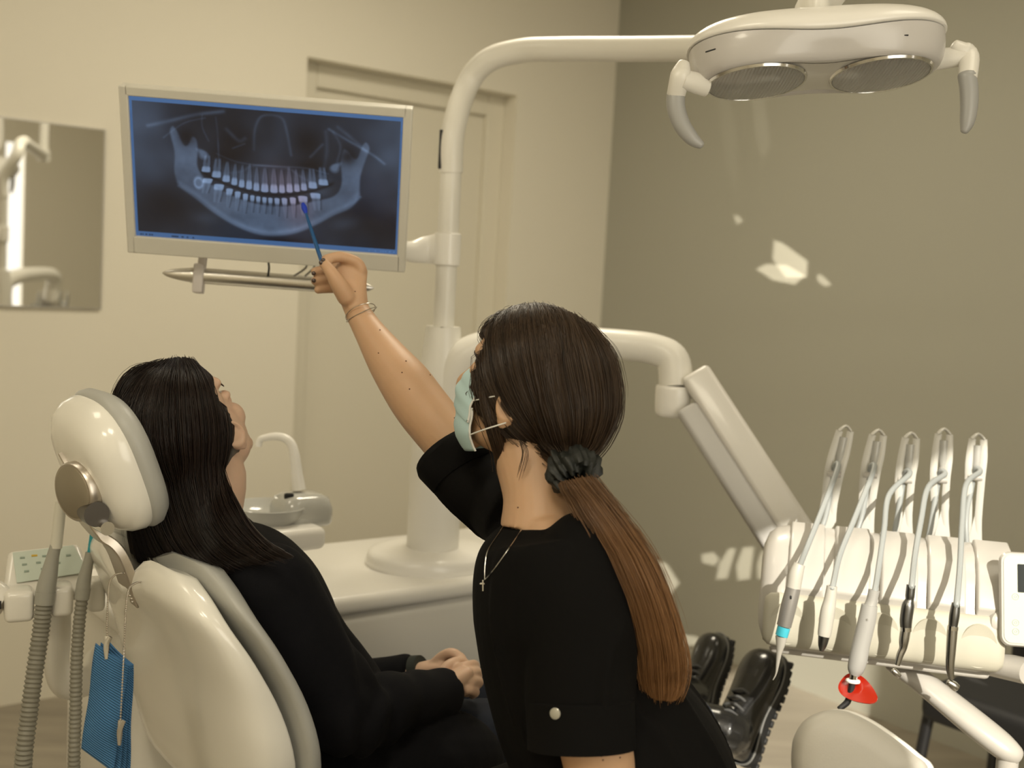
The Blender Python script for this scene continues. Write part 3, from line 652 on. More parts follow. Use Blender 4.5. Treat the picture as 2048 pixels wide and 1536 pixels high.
b.tube([P(138, 905, 1.79), P(152, 930, 1.78), P(172, 965, 1.77), P(192, 1010, 1.77)], [(.006, .018)]*4, 14, up=kn_n, n=5); b.build('support_rail', STEEL, hpad)
side_w = (CMi.to_3x3() @ V((0, 1, 0)))
def flatbar(mbx, px, wdt, th):
    pts = [P(*p) for p in px]; mbx.tube(pts, [(th, wdt)]*len(pts), 20, up=side_w, n=6)
b = MB(); 
def strap(px, wdt, th, off=0):
    """flat bent bar, rectangular section, wide across the chair"""
    pts = [V(q) for q in cr([P(*p) for p in px], 5)]; rg = []
    for i, c in enumerate(pts):
        t = (pts[min(i+1, len(pts)-1)]-pts[max(i-1, 0)]).normalized(); w_ = (side_w-t*side_w.dot(t)).normalized(); n_ = t.cross(w_)
        rg.append([c+w_*a+n_*e for a, e in ((-wdt, -th), (wdt, -th), (wdt, th), (-wdt, th))])
    b.rings(rg)
strap([(158, 1000, 1.78), (176, 1040, 1.78), (200, 1070, 1.785), (222, 1088, 1.79), (240, 1118, 1.80), (268, 1200, 1.83)], .030, .0075)
br = b.build('headrest_bracket', STEEL, chair, bevel=.002, angle=40)
b = MB(); b.tube([P(178, 1020, 1.745)-side_w*.036, P(178, 1020, 1.745)+side_w*.06], .019, 26); b.build('hinge_barrel', pm('dark_steel', (.12, .11, .10, 1), .3, metal=.9), br)
b = MB(); b.tube([P(206, 1052, 1.735)-side_w*.02, P(206, 1052, 1.735)+side_w*.05], [.0105, .0105], 22); b.build('hinge_pin', CHROME, br)

# ---------------------------------------------------------------- blue bib with its bead chain, hung over the bracket
BIB = bpy.data.materials.new('blue_bib_paper'); BIB.use_nodes = True; nt = BIB.node_tree; pb = nt.nodes['Principled BSDF']; pb.inputs['Base Color'].default_value = (.045, .16, .34, 1); pb.inputs['Roughness'].default_value = .8
uvn = nd(BIB, 'ShaderNodeUVMap'); wv = nd(BIB, 'ShaderNodeTexWave'); wv.bands_direction = 'Y'; wv.inputs['Scale'].default_value = 14; nt.links.new(uvn.outputs[0], wv.inputs['Vector'])
bp_ = nd(BIB, 'ShaderNodeBump'); bp_.inputs['Distance'].default_value = .002; bp_.inputs['Strength'].default_value = .9; nt.links.new(wv.outputs['Fac'], bp_.inputs['Height']); nt.links.new(bp_.outputs[0], pb.inputs['Normal'])
mxn = nd(BIB, 'ShaderNodeMix'); mxn.data_type = 'RGBA'; mxn.inputs[6].default_value = (.035, .13, .29, 1); mxn.inputs[7].default_value = (.06, .20, .40, 1); nt.links.new(wv.outputs['Fac'], mxn.inputs[0]); nt.links.new(mxn.outputs[2], pb.inputs['Base Color'])
BD = 1.60
bib = thing('dental_bib', 'folded blue ribbed paper bib hanging from a bead chain behind the chair back', 'bib', P(210, 1400, BD))
def sheet(name, cTL, cTR, cBR, cBL, off, bulge, mat):
    """one folded leaf of paper, rippled, with real thickness"""
    nu, nv = 14, 40; me = bpy.data.meshes.new(name); base = V(bib['_o']); vs = []; uv = []
    for i in range(nv+1):
        for j in range(nu+1):
            a, t = j/nu, i/nv
            p = (cTL*(1-a)+cTR*a)*(1-t)+(cBL*(1-a)+cBR*a)*t
            p = p-FWD*(off+bulge*math.sin(a*math.pi)*math.sin(t*2.6+.3)+.0025*math.sin(t*9+a*3)); vs.append(p-base); uv.append((a, t))
    fs = [(i*(nu+1)+j, i*(nu+1)+j+1, (i+1)*(nu+1)+j+1, (i+1)*(nu+1)+j) for i in range(nv) for j in range(nu)]
    me.from_pydata(vs, [], fs); ul = me.uv_layers.new(name='UVMap')
    for poly in me.polygons:
        for li in poly.loop_indices: ul.data[li].uv = uv[me.loops[li].vertex_index]
    me.materials.append(mat); me.shade_smooth(); o = bpy.data.objects.new(name, me); COL.objects.link(o); o.parent = bib; o['_o'] = list(base)
    m = o.modifiers.new('t', 'SOLIDIFY'); m.thickness = .0012; return o
cs = [P(192, 1286, BD), P(257, 1328, BD-.005), P(226, 1545, BD), P(164, 1496, BD+.01)]
sheet('front_leaf', *cs, 0, .006, BIB)
for k in (1, 2, 3):
    dd = V((.0028*k, .004*k, 0))
    sheet('folded_leaf', cs[0]+dd*1.0+V((.002, 0, -.001*k)), P(258+1.5*k, 1332, BD), P(228+3*k, 1548+3*k, BD)+dd, cs[3]+dd*1.4, -.0035*k, .004, BIB)
def beads(pts, r=.0017, step=.0042):
    """bead chain as one string: beads joined by a thin wire"""
    pl = [V(p) for p in cr(pts, 10)]; mb = MB(); mb.tube(pl, .0005, 5, smooth=False); acc = 0; nxt = 0
    for a, c in zip(pl[:-1], pl[1:]):
        L_ = (c-a).length
        while nxt <= acc+L_: mb.ell(a+(c-a)*((nxt-acc)/L_), (r, r, r), seg=8); nxt += step
        acc += L_
    return mb
c1 = [P(246, 1146, 1.775), P(230, 1150, 1.75), P(219, 1166, 1.71), P(216, 1200, 1.66), P(214, 1250, 1.62), P(215, 1288, 1.595)]
c2 = [P(288, 1163, 1.775), P(272, 1166, 1.74), P(258, 1178, 1.70), P(252, 1215, 1.65), P(249, 1280, 1.60), P(246, 1340, 1.588), P(241, 1440, 1.585)]
BEAD = pm('bead_chain_steel', (.50, .46, .40, 1), .25, metal=1)
beads(c1+[]).build('bead_chain', BEAD, bib); beads(c2).build('bead_chain', BEAD, bib)
beads([P(246, 1146, 1.775), P(262, 1150, 1.80), P(275, 1158, 1.80), P(288, 1163, 1.775)]).build('bead_chain', BEAD, bib)
beads([P(256, 1186, 1.69), P(262, 1196, 1.688), P(265, 1206, 1.69)], .0024, .005).build('chain_tail', BEAD, bib)
def clip(a, b_):
    mb = MB(); m = (a+b_)/2
    mb.tube([a, a*.6+b_*.4, b_], [(.0035, .0014), (.004, .0022), (.0022, .0012)], 12, up=FWD, n=4)
    mb.tube([a+RGT*.006-FWD*.004, a*.6+b_*.4-FWD*.002, b_-FWD*.001], [(.003, .0012), (.004, .0016), (.0022, .001)], 12, up=FWD, n=4); return mb
clip(P(214, 1272, 1.595), P(213, 1318, 1.592)).build('clip', CHROME, bib); clip(P(241, 1440, 1.585), P(239, 1490, 1.588)).build('clip', CHROME, bib)
# ---------------------------------------------------------------- instrument table (delivery unit) on the spring arm
_a, _b = P(1520, 1190, 2.18), P(1995, 1215, 2.08); _b.z = _a.z; TX = (_b-_a).normalized()
TCn = P(1757, 1200, 2.13)
_f2 = V((-(EYE-TCn).y*0, 0, 0))
TF = V((TX.y, -TX.x, 0)).normalized()                       # towards the viewer, level
TMx = frame(TCn, TX, Z)                                     # x right, y = away from the viewer, z up
if (TMx.to_3x3() @ V((0, 1, 0))).y < 0: print('flip')
def TM(x, y, z): return TMx @ V((x, y, z))
tray = thing('instrument_table', 'white dental instrument table holding five handpieces beside the black boots', 'instrument table', TM(0, 0, -.15))
SIL = pm('cream_silicone', (.43, .41, .335, 1), .5)
TWH = pm('table_white', (.46, .44, .405, 1), .3, coat=.3)
# side profile (y away, z up): leaning front face, rounded top
HWX = .212
def prof_ring(x, inset, pr):
    cy = sum(p[0] for p in pr)/len(pr); cz_ = sum(p[1] for p in pr)/len(pr)
    return [TM(x, cy+(p[0]-cy)*(1-inset), cz_+(p[1]-cz_)*(1-inset)) for p in pr]
SQ = lambda l: [(y, z*.70 if z < 0 else z) for y, z in l]
body = [tuple(p) for p in cr(SQ([(-.085, -.125), (-.098, -.09), (-.088, -.02), (-.070, .030), (-.045, .075), (-.005, .108), (.05, .115), (.095, .09), (.11, .03), (.10, -.05), (.07, -.115), (.0, -.138)]), 4, closed=True)]
b = MB(); b.rings([prof_ring(x, i, body) for x, i in ((-.215, .55), (-.213, .35), (-.205, .16), (-.190, .05), (-.165, 0), (.165, 0), (.190, .05), (.206, .16), (.214, .35), (.216, .55))])
tb = b.build('table_body', TWH, tray, angle=60)
# ridges across the top separating the places of the five hoses, and the lower lip
PLX = [-.150+.081*k for k in range(5)]
b = MB()
fpad = [tuple(p) for p in cr(SQ([(-.103, -.112), (-.110, -.085), (-.100, -.018), (-.088, .012), (-.078, .010), (-.080, -.02), (-.088, -.08), (-.085, -.115)]), 4, closed=True)]
b.rings([prof_ring(x, i, fpad) for x, i in ((-.205, .5), (-.203, .2), (-.194, .03), (-.18, 0), (.18, 0), (.195, .03), (.204, .2), (.206, .5))]); b.build('front_pad', SIL, tray, angle=60)
# dished seats for the handpieces on the pad
for x in PLX:
    b = MB(); Mx = Matrix.Translation(TM(x-.012, -.1040, -.036)) @ TMx.to_3x3().to_4x4() @ Matrix.Rotation(math.radians(90-6), 4, 'X')
    b.rings([[Mx @ V((r*1.0*math.cos(t), r*1.25*math.sin(t), z)) for t in np.linspace(0, 2*math.pi, 32, endpoint=False)] for r, z in ((.031, -.003), (.030, .0008), (.027, .0004), (.020, -.0004), (.006, -.0008))])
    b.build('holder_dish', SIL, tray)
b = MB()
for i in range(4): pass
for i, x in enumerate([-.168, -.087, -.006, .075, .156]):
    b = MB(); w = .066
    pr = [(-.082, .022), (-.064, .058), (-.035, .093), (.0, .113), (.04, .121)]
    rg = []
    for k, (y, z) in enumerate(pr):
        rg.append([TM(x-w/2+.033, y, z-.012), TM(x-w/2+.036, y-.004, z+.004), TM(x+w/2+.030, y-.004, z+.004), TM(x+w/2+.033, y, z-.012)])
    b.rings(rg); b.build('cover_panel', TWH, tray, bevel=.003)
b = MB(); bs = [TM(x, y, -.084) for x, y in ((-.19, -.080), (.19, -.080), (.185, .08), (-.185, .08))]; b.rings([bs, [p-Z*.018 for p in bs]]); b.build('lower_tray', TWH, tray, bevel=.012)
# whips: five sprung forks standing behind the table, each carrying a hose
HOSE = pm('light_grey_hose', (.30, .32, .32, 1), .4)
tips = [((1690, 862), (1652, 1045)), ((1756, 870), (1728, 1065)), ((1822, 876), (1806, 1075)), ((1888, 868), (1880, 1075)), ((1956, 878), (1944, 1095))]
WD = 2.22
inst = [  # hose line in front of the table, given from the fork eye down to the handpiece
    ((1668, 948), [(1640, 1030), (1612, 1100), (1596, 1140)], (1592, 1148)),
    ((1740, 950), [(1712, 1030), (1680, 1110), (1666, 1170)], (1662, 1176)),
    ((1810, 960), [(1778, 990), (1768, 1060), (1758, 1130), (1750, 1180)], (1745, 1186)),
    ((1880, 960), [(1856, 975), (1842, 1040), (1830, 1110), (1824, 1165)], (1822, 1172)),
    ((1950, 955), [(1932, 970), (1924, 1050), (1920, 1130), (1914, 1200)], (1912, 1208))]
for (t, r_), (eye, line, top) in zip(tips, inst):
    tp, bt = P(*t, WD), P(*r_, WD+.01); m = (P(eye[0], eye[1], WD)); up_ = (tp-bt).normalized()
    b = MB(); side = TX
    for sgn, th in ((-1, .0035), (1, .0035)):
        b.tube([tp+side*sgn*.010, tp*.5+m*.5+side*sgn*.013, m+side*sgn*.012, bt*.6+m*.4+side*sgn*.009, bt+side*sgn*.012], [(th, .007)]*5, 10, up=side, n=4)
    b.tube([tp-side*.011, tp+up_*.010, tp+side*.011], [(.003, .007)]*3, 10, up=FWD, n=4)
    q = bt+up_*.03; b.prism([(-.012, -.04), (.012, -.04), (.013, .035), (.004, .062), (0, .03)], -.004, .004, M=frame(q, side, FWD) if (frame(q, side, FWD).to_3x3() @ V((0, 1, 0))).z > 0 else frame(q, side, FWD) @ Matrix.Rotation(math.pi, 4, 'X'))
    wp = b.build('whip_arm', pm('whip_white', (.55, .54, .50, 1), .35), tray, angle=50)
    b = MB(); b.tube([tp-up_*.012, tp-up_*.05, tp-up_*.066], [.0085, .0085, .006], 14, n=3); b.build('whip_pulley', pm('clear_grey_plastic', (.42, .42, .40, 1), .2, coat=.6), wp)
    b = MB(); b.tube([tp-up_*.064, m+up_*.012], .0062, 14); b.build('spring_sleeve', DGREYP, wp)
    b = MB(); b.tube([m-side*.013, m+side*.013], .0065, 14); b.build('whip_roller', TWH, wp)
# handpieces
HPC = 'dental handpieces in front of the instrument table'
MW = pm('matt_white_handpiece', (.46, .445, .40, 1), .4); MG = pm('light_grey_handpiece', (.33, .325, .31, 1), .38); ST = pm('handpiece_steel', (.50, .49, .46, 1), .24, metal=1)
DST = pm('dark_handpiece_steel', (.20, .20, .195, 1), .3, metal=1); SGR = pm('scaler_grey', (.27, .26, .245, 1), .3, metal=.4)
def HB(px, d): return [P(x, y, d) for x, y in px]
def hp(name, label, top, eye, line, dep):
    t = thing(name, label, 'dental instrument', P(*top, dep)); t['group'] = HPC
    b = MB(); e = P(*eye, WD-.004)
    b.tube([P(top[0], top[1]+4, dep)]+[P(x, y, dep+(WD-.03-dep)*max(0, 1-(k+1)/len(line))) for k, (x, y) in enumerate(line)][::-1]+[e+Z*.012-FWD*.02, e+Z*.016, e-Z*.02+FWD*.012, P(eye[0]-18, eye[1]+90, WD-.02), P(line[-1][0]+26, (line[-1][1]+eye[1])/2+60, WD-.05), TM((top[0]-1752)/F*2.14+.02, -.06, .03)], .0052, 12, n=6)
    b.build('hose', HOSE, t); return t
def seg(t, name, px, rad, d, mat, n=4, seg_=18, rc=0, label=None):
    b = MB(); b.tube(HB(px, d), rad, seg_, n=n, smooth=len(px) > 2, roundcap=rc); return b.build(name, mat, t, label=label)
D1 = 1.985
lb = ['grey ultrasonic scaler with a turquoise ring and white tip, leftmost of the hanging handpieces', 'short cream handpiece with a steel nose, second from the left on the table', 'thick light grey curing light with black tip and orange shield, hanging in the middle',
      'dark steel contra-angle handpiece, fourth from the left on the table', 'slim steel turbine handpiece, rightmost of the hanging instruments']
i = inst[0]; t = hp('ultrasonic_scaler', lb[0], i[2], i[0], i[1], D1)
seg(t, 'connector', [(1599, 1128), (1592, 1148), (1587, 1176)], [.010, .0125, .0125], D1, MW); seg(t, 'grip', [(1587, 1176), (1578, 1210), (1568, 1252)], [.0125, .0135, .0125], D1, SGR)
seg(t, 'colour_ring', [(1568, 1254), (1563, 1272)], [.0112, .0108], D1, pm('turquoise_ring', (.06, .45, .58, 1), .3)); seg(t, 'tip', [(1563, 1273), (1561, 1290), (1558, 1308), (1555, 1330), (1552, 1348), (1546, 1360)], [.0105, .0075, .0045, .0028, .0014, .0008], D1, MW)
b = MB(); b.rbox((0, 0, 0), (.003, .004, .006), .001, M=Matrix.Translation(P(1578, 1192, D1)-FWD*.0125)); b.build('screw_hole', DARK, t)
i = inst[1]; t = hp('air_water_syringe', lb[1], i[2], i[0], i[1], D1-.008)
seg(t, 'body', [(1664, 1172), (1660, 1200), (1655, 1225), (1650, 1260), (1648, 1272)], [.009, .0105, .0125, .0118, .0108], D1-.008, MW); seg(t, 'nozzle', [(1648, 1272), (1645, 1290), (1643, 1302)], [.0098, .0075, .0035], D1-.008, DST)
D1 = 1.968
i = inst[2]; t = hp('curing_light', lb[2], i[2], i[0], i[1], D1)
seg(t, 'connector', [(1748, 1180), (1744, 1200), (1740, 1213)], [.0095, .0095, .0105], D1, MG); seg(t, 'body', [(1739, 1210), (1734, 1240), (1722, 1290), (1716, 1320), (1711, 1340), (1708, 1350)], [.0135, .0150, .0150, .0155, .0135, .0085], D1, MG)
b = MB(); b.tube(HB([(1709, 1346), (1707, 1358)], D1), .007, 16); b.build('metal_collar', CHROME, t)
seg(t, 'light_guide', [(1706, 1356), (1703, 1375), (1698, 1395), (1693, 1406), (1678, 1418)], [.0055, .0055, .0055, .0055, .0045], D1, BLACKP, rc=.3)
RED = pm('orange_red_shield', (.50, .022, .006, 1), .12, trans=.35, coat=.6)
Ms = frame(P(1716, 1380, D1-.005), (P(1755, 1396, D1-.05)-P(1690, 1365, D1+.0)).normalized(), -FWD+V((.1, 0, .35)))
b = MB(Ms); ring = [(x, y) for x, y in cr([(-.034, .0), (-.029, .018), (-.008, .024), (.016, .017), (.036, .005), (.041, -.004), (.034, -.014), (.008, -.022), (-.016, -.022), (-.030, -.014)], 5, closed=True)]
b.rings([[V((x*k, y*k, z)) for x, y in ring] for k, z in ((.25, .0), (1, .002), (1.0, .0045), (.25, .0025))], cap=True); b.build('light_shield', RED, t, angle=50)
b = MB(); b.torus((0, 0, 0), .009, .0035, M=frame(P(1706, 1362, D1), TX, (HB([(1706, 1356)], D1)[0]-HB([(1703, 1375)], D1)[0]).normalized())); b.build('shield_ring', WHITE, t)
text('B', .006, frame(P(1729, 1236, D1)-FWD*.0155, RGT, -FWD), DGREYP, t)
D1 = 1.955
i = inst[3]; t = hp('contra_angle_handpiece', lb[3], i[2], i[0], i[1], D1)
seg(t, 'motor', [(1822, 1170), (1820, 1190), (1819, 1200), (1816, 1212), (1812, 1240), (1812, 1258)], [.0075, .0078, .0072, .0105, .0105, .0092], D1, DST); seg(t, 'neck', [(1812, 1256), (1808, 1280), (1806, 1296), (1800, 1310), (1794, 1330)], [.0088, .0085, .0065, .0060, .0050], D1, ST)
b = MB(); pp = P(1812, 1257, D1); b.tube([P(1812, 1254, D1), P(1812, 1262, D1)], .0098, 18); b.build('steel_ring', CHROME, t)
seg(t, 'head', [(1786, 1341), (1792, 1346), (1798, 1352)], [.005, .0058, .005], D1, ST, rc=.5)
D1 = 1.94
i = inst[4]; t = hp('turbine_handpiece', lb[4], i[2], i[0], i[1], D1)
seg(t, 'coupling', [(1912, 1206), (1909, 1230), (1906, 1252)], [.0068, .0085, .0075], D1, DST); b = MB(); b.tube([P(1906, 1252, D1), P(1905, 1260, D1)], .0092, 18); b.build('steel_ring', CHROME, t)
seg(t, 'barrel', [(1905, 1258), (1902, 1300), (1900, 1335), (1903, 1358)], [.0088, .0082, .0068, .0050], D1, ST)
seg(t, 'head', [(1896, 1364), (1906, 1370), (1913, 1376)], [.005, .0075, .0072], D1, ST, rc=.4)
# spring arm end under the table, bar to the keypad, tray arm and its post
b = MB(); b.tube([A1+dx*-.02, A1+V((.03, -.02, -.03)), TM(-.05, .06, .03)], [.038, .040, .034], 22, n=5); b.build('table_knuckle', TWH, tray)
b = MB(); b.tube([TM(.15, .04, -.10), P(1945, 1318, 2.08), P(2060, 1344, 1.98)], [(.030, .022)]*3, 20, up=Z, n=6); b.build('handle_bar', TWH, tray)
b = MB(); k0 = P(1965, 1240, 2.05); b.tube([k0, P(2004, 1246, 2.0)], .021, 24, roundcap=.3); b.build('keypad_knob', TWH, tray)
kp = P(2062, 1200, 1.98); KM = frame(kp, (TX+V((0, -.0, -.0))).normalized(), -FWD+V((.05, 0, .15)))
if (KM.to_3x3() @ V((0, 1, 0))).z < 0: KM = KM @ Matrix.Rotation(math.pi, 4, 'Z')
rot = KM @ Matrix.Rotation(math.radians(3), 4, 'Z')
def rrect(hx, hy, r, z, n=6):
    o = []
    for cx, cy, a0 in ((hx-r, hy-r, 0), (-hx+r, hy-r, 90), (-hx+r, -hy+r, 180), (hx-r, -hy+r, 270)):
        for k in range(n+1): a = math.radians(a0+90*k/n); o.append(V((cx+r*math.cos(a), cy+r*math.sin(a), z)))
    return o
b = MB(rot); b.rings([rrect(.046, .076, .014, -.014), rrect(.050, .080, .016, -.010), rrect(.0505, .0805, .016, .0), rrect(.048, .078, .015, .004)]); pk = b.build('keypad_case', TWH, tray)
b = MB(rot); b.rings([rrect(.0445, .0745, .012, .0035), rrect(.0445, .0745, .012, .0052)]); b.build('keypad_foil', pm('pale_mint_foil', (.47, .51, .44, 1), .4), pk)
b = MB(rot); b.rings([rrect(.020, .024, .001, .005), rrect(.020, .024, .001, .0062)]); 
b = MB(rot @ Matrix.Translation(V((.006, .036, 0)))); b.rings([rrect(.028, .024, .001, .005), rrect(.028, .024, .001, .0062)]); b.build('display', pm('display_glass', (.012, .018, .022, 1), .1, coat=1), pk)
for bx, by_ in ((-.026, .004), (-.026, -.040), (-.026, -.055), (-.004, -.040), (-.004, -.055), (.018, -.040)):
    b = MB(rot); b.torus((bx, by_, .0053), .0052, .0006, seg=20, seg2=6); b.torus((bx, by_, .0053), .002, .0005, seg=12, seg2=6); b.build('key', pm('key_print', (.36, .42, .36, 1), .5), pk)
# white swing arm with its post standing in front of the black chair
SA = [P(1790, 1326, 2.12), P(1850, 1368, 2.07), P(1940, 1440, 2.02), P(2005, 1492, 1.99), P(2030, 1512, 1.985)]
arm = thing('tray_arm', 'sloping white swing arm running from the instrument table down to a white post', 'support arm', P(2015, 1536, 1.98)); arm['_o'] = list(arm.location)
b = MB(); b.tube(SA, [(.026, .016), (.030, .019), (.034, .022), (.030, .022), (.020, .018)], 22, up=Z, n=6, roundcap=.5); b.build('arm', TWH, arm)
pz = P(2016, 1510, 1.985); b = MB(); b.tube([pz+Z*.005, pz-Z*.04, V((pz.x, pz.y, .45)), V((pz.x, pz.y, .03))], [.019, .018, .018, .018], 22, n=3); b.build('post', TWH, arm)
b = MB(); b.lathe([(.16, 0), (.16, .015), (.12, .03), (.03, .035), (.02, .06)], 40, M=Matrix.Translation(V((pz.x, pz.y, 0)))); b.build('foot', TWH, arm)

# ---------------------------------------------------------------- stool backrest close to the camera, black guest chair by the wall
st = thing('operator_stool', 'grey padded stool back with a light rim at the bottom right corner', 'stool', V((P(1720, 1536, 1.55).x, P(1720, 1536, 1.55).y, 0)))
SPD = 1.52
out = [(1584, 1545), (1583, 1500), (1590, 1468), (1612, 1438), (1650, 1421), (1690, 1422), (1735, 1441), (1782, 1472), (1828, 1508), (1858, 1542), (1850, 1640), (1790, 1720), (1680, 1730), (1600, 1660)]
oc = cr(out, 5, closed=True); cxo, cyo = oc.mean(0)
def oring(k, d): return [P(cxo+(x-cxo)*k, cyo+(y-cyo)*k, d) for x, y in oc]
b = MB(); b.rings([oring(.5, SPD-.022), oring(.80, SPD-.017), oring(.94, SPD-.006), oring(1.0, SPD+.012), oring(.985, SPD+.03)]); b.build('backrest_pad', pm('warm_grey_vinyl', (.50, .48, .43, 1), .5, bump=.15, bscale=700), st, angle=70)
def oring2(k, d, dx_=0): return [P(cxo+(x-cxo)*k+dx_, cyo+(y-cyo)*k, d) for x, y in oc]
b = MB(); b.rings([oring2(.97, SPD+.028, 6), oring2(1.01, SPD+.034, 8), oring2(1.0, SPD+.05, 12), oring2(.8, SPD+.06, 12)]); b.build('backrest_shell', WHITE, st, angle=70)
sx0 = V((P(1720, 1536, 1.60).x, P(1720, 1536, 1.60).y, 0))
b = MB(); q = P(1720, 1640, 1.60); b.tube([q, V((q.x, q.y+.03, .62)), V((q.x-.02, q.y-.02, .50)), V((q.x-.10, q.y-.12, .47))], [(.02, .006)]*4, 14, up=RGT, n=6); b.build('back_bar', CHROME, st)
sc_ = V((q.x-.14, q.y-.17, 0))
b = MB(); b.lathe([(.15, .47), (.185, .48), (.195, .51), (.18, .54), (.12, .55), (.01, .55)], 40, M=Matrix.Translation(sc_)); b.build('seat', VINYL, st)
b = MB(); b.lathe([(.025, .12), (.025, .30), (.018, .30), (.018, .48)], 24, M=Matrix.Translation(sc_)); b.build('gas_column', CHROME, st)
for k in range(5):
    a = 2*math.pi*k/5+.3; e = sc_+V((.26*math.cos(a), .26*math.sin(a), .075)); b = MB(); b.tube([sc_+Z*.12, (sc_+Z*.11+e)/2+Z*.01, e], [(.018, .014), (.016, .012), (.012, .01)], 14, up=Z, n=4); lg = b.build('leg', ALU, st)
    b = MB(); Mw = Matrix.Translation(V((e.x, e.y, .028))) @ Matrix.Rotation(a+math.pi/2, 4, 'Z') @ Matrix.Rotation(math.pi/2, 4, 'Y'); b.lathe([(.012, -.02), (.027, -.018), (.028, -.006), (.028, .006), (.027, .018), (.012, .02)], 22, M=Mw); b.tube([V((e.x, e.y, .03)), V((e.x, e.y, .075))], .006, 10); b.build('caster', BLACKP, lg)

gc = P(2120, 1420, 3.05); BLK = pm('black_leather', (.006, .006, .0065, 1), .6)
g0 = V((gc.x, gc.y, 0)); fdir = -(V((C0.x, C0.y, 0))*0+U); gm = frame(g0, N, Z)
g_ = thing('guest_chair', 'black guest chair by the grey wall, half hidden by the white swing arm', 'chair', g0)
gy = 1 if (gm.to_3x3() @ V((0, 1, 0))).dot(U) > 0 else -1
def G(x, y, z): return g0+N*x-U*y+Z*z                       # y = out from the wall
zt = P(1960, 1352, 2.95).z
b = MB(); b.rbox((0, 0, 0), (.50, .075, .30), .025, 4, M=frame(G(0, -.22, zt-.16+.02), N, Z)); b.build('backrest', BLK, g_)
b = MB(); b.rbox((0, 0, 0), (.50, .50, .10), .03, 4, M=frame(G(0, .02, .45), N, Z)); b.build('seat', BLK, g_)
for sx_ in (-1, 1):
    b = MB(); b.tube([G(sx_*.33, -.30, .0), G(sx_*.30, -.26, .45), G(sx_*.27, -.20, zt-.1)], .016, 14, n=3, smooth=False); b.build('leg', BLACKP, g_)
    b = MB(); b.tube([G(sx_*.27, .26, .0), G(sx_*.24, .22, .44)], .016, 14); b.build('leg', BLACKP, g_)
b = MB(); lgp = P(1852, 1500, 2.75)
# ---------------------------------------------------------------- people
SKIN = pm('warm_skin', (.55, .345, .21, 1), .5, nscale=22, namt=.07, sss=.12, bump=.06, bscale=500)
SKINP = pm('fair_skin', (.62, .42, .30, 1), .48, nscale=22, namt=.07, sss=.12, bump=.06, bscale=500)
BLZ = pm('black_blazer_cloth', (.0035, .0035, .0052, 1), .9, bump=.25, bscale=900, spec=.2)
TUN = pm('black_tunic_cloth', (.0020, .0017, .0016, 1), .9, bump=.2, bscale=1100, spec=.18)
JEA = pm('dark_denim', (.008, .012, .024, 1), .9, nscale=180, namt=.35, bump=.3, bscale=1200)
LEA = pm('black_boot_leather', (.010, .010, .010, 1), .22, coat=.5, bump=.2, bscale=90)
SOL = pm('black_rubber_sole', (.012, .012, .012, 1), .6)
def PP(l): return [P(*q) for q in l]
def fold_noise(amp, f=(9, 9, 4), seed=0):
    def fn(co, no):
        n = len(co); d = np.empty(n)
        for i in range(n):
            p = co[i]; d[i] = noise.noise((p[0]*f[0]+seed, p[1]*f[1], p[2]*f[2]))+.5*noise.noise((p[0]*f[0]*2.3, p[1]*f[1]*2.3+seed, p[2]*f[2]*1.5))
        return co+no*(d*amp)[:, None]
    return fn
def head_shapes(mb, H, F_, up_, s=1.0):
    """cranium, face, jaw, nose, lips, brow, ears around skull centre H, facing F_"""
    F_ = F_.normalized(); M = frame(H, F_, up_) @ Matrix.Scale(s, 4); old = mb.M; mb.M = M   # x forward, y left, z up
    mb.ell((-.012, 0, .028), (.094, .074, .086), seg=28); mb.ell((.028, 0, -.028), (.058, .060, .084), seg=24); mb.ell((.026, 0, -.078), (.050, .050, .034), seg=20)
    mb.ell((.066, 0, -.103), (.018, .021, .016)); mb.ell((.070, 0, .030), (.020, .052, .018)); mb.ell((.056, 0, .052), (.030, .052, .036))
    mb.tube([(.083, 0, .012), (.092, 0, -.008), (.102, 0, -.026), (.098, 0, -.036)], [(.0075, .007), (.009, .009), (.0115, .010), (.012, .007)], 12, up=(0, 1, 0), n=4)
    for y in (-1, 1):
        mb.ell((.090, y*.011, -.034), (.010, .008, .007)); mb.ell((.056, y*.034, -.034), (.026, .022, .026))
        mb.ell((.074, y*.031, -.0005), (.011, .016, .010))
        R_ = Matrix.Rotation(math.radians(y*22), 3, 'Z') @ Matrix.Rotation(math.radians(-8), 3, 'Y')
        mb.ell((-.004, y*.072, -.034), (.017, .0055, .030), rot=R_); mb.torus((0, 0, 0), .0170, .0036, M=Matrix.Translation((-.004, y*.076, -.027)) @ R_.to_4x4() @ Matrix.Rotation(math.pi/2, 4, 'X') @ Matrix.Scale(1.35, 4, (0, 1, 0)))
        mb.ell((.002, y*.072, -.056), (.009, .005, .010))
    mb.ell((.086, 0, -.060), (.011, .023, .0055)); mb.ell((.084, 0, -.070), (.011, .020, .0065)); mb.ell((.076, 0, -.064), (.012, .028, .018))
    mb.M = old; return M
def eyes(par, M):
    EYW = pm('eye_white', (.75, .72, .68, 1), .1); IR = pm('brown_iris', (.06, .03, .015, 1), .1, coat=1)
    for y in (-1, 1):
        b = MB(M); b.ell((.0715, y*.031, -.0005), (.0108, .0108, .0108), seg=18); e = b.build('eye', EYW, par)
        b = MB(M); b.ell((.0812, y*.031, -.0005), (.0018, .0050, .0050), seg=14); b.build('iris', IR, e)
        b = MB(M); b.tube([(.078, y*.016, .020), (.084, y*.030, .0255), (.072, y*.050, .020)], [(.002, .003), (.0025, .004), (.001, .002)], 8, n=5); b.build('eyebrow', pm('dark_brow', (.03, .018, .012, 1), .8), par)

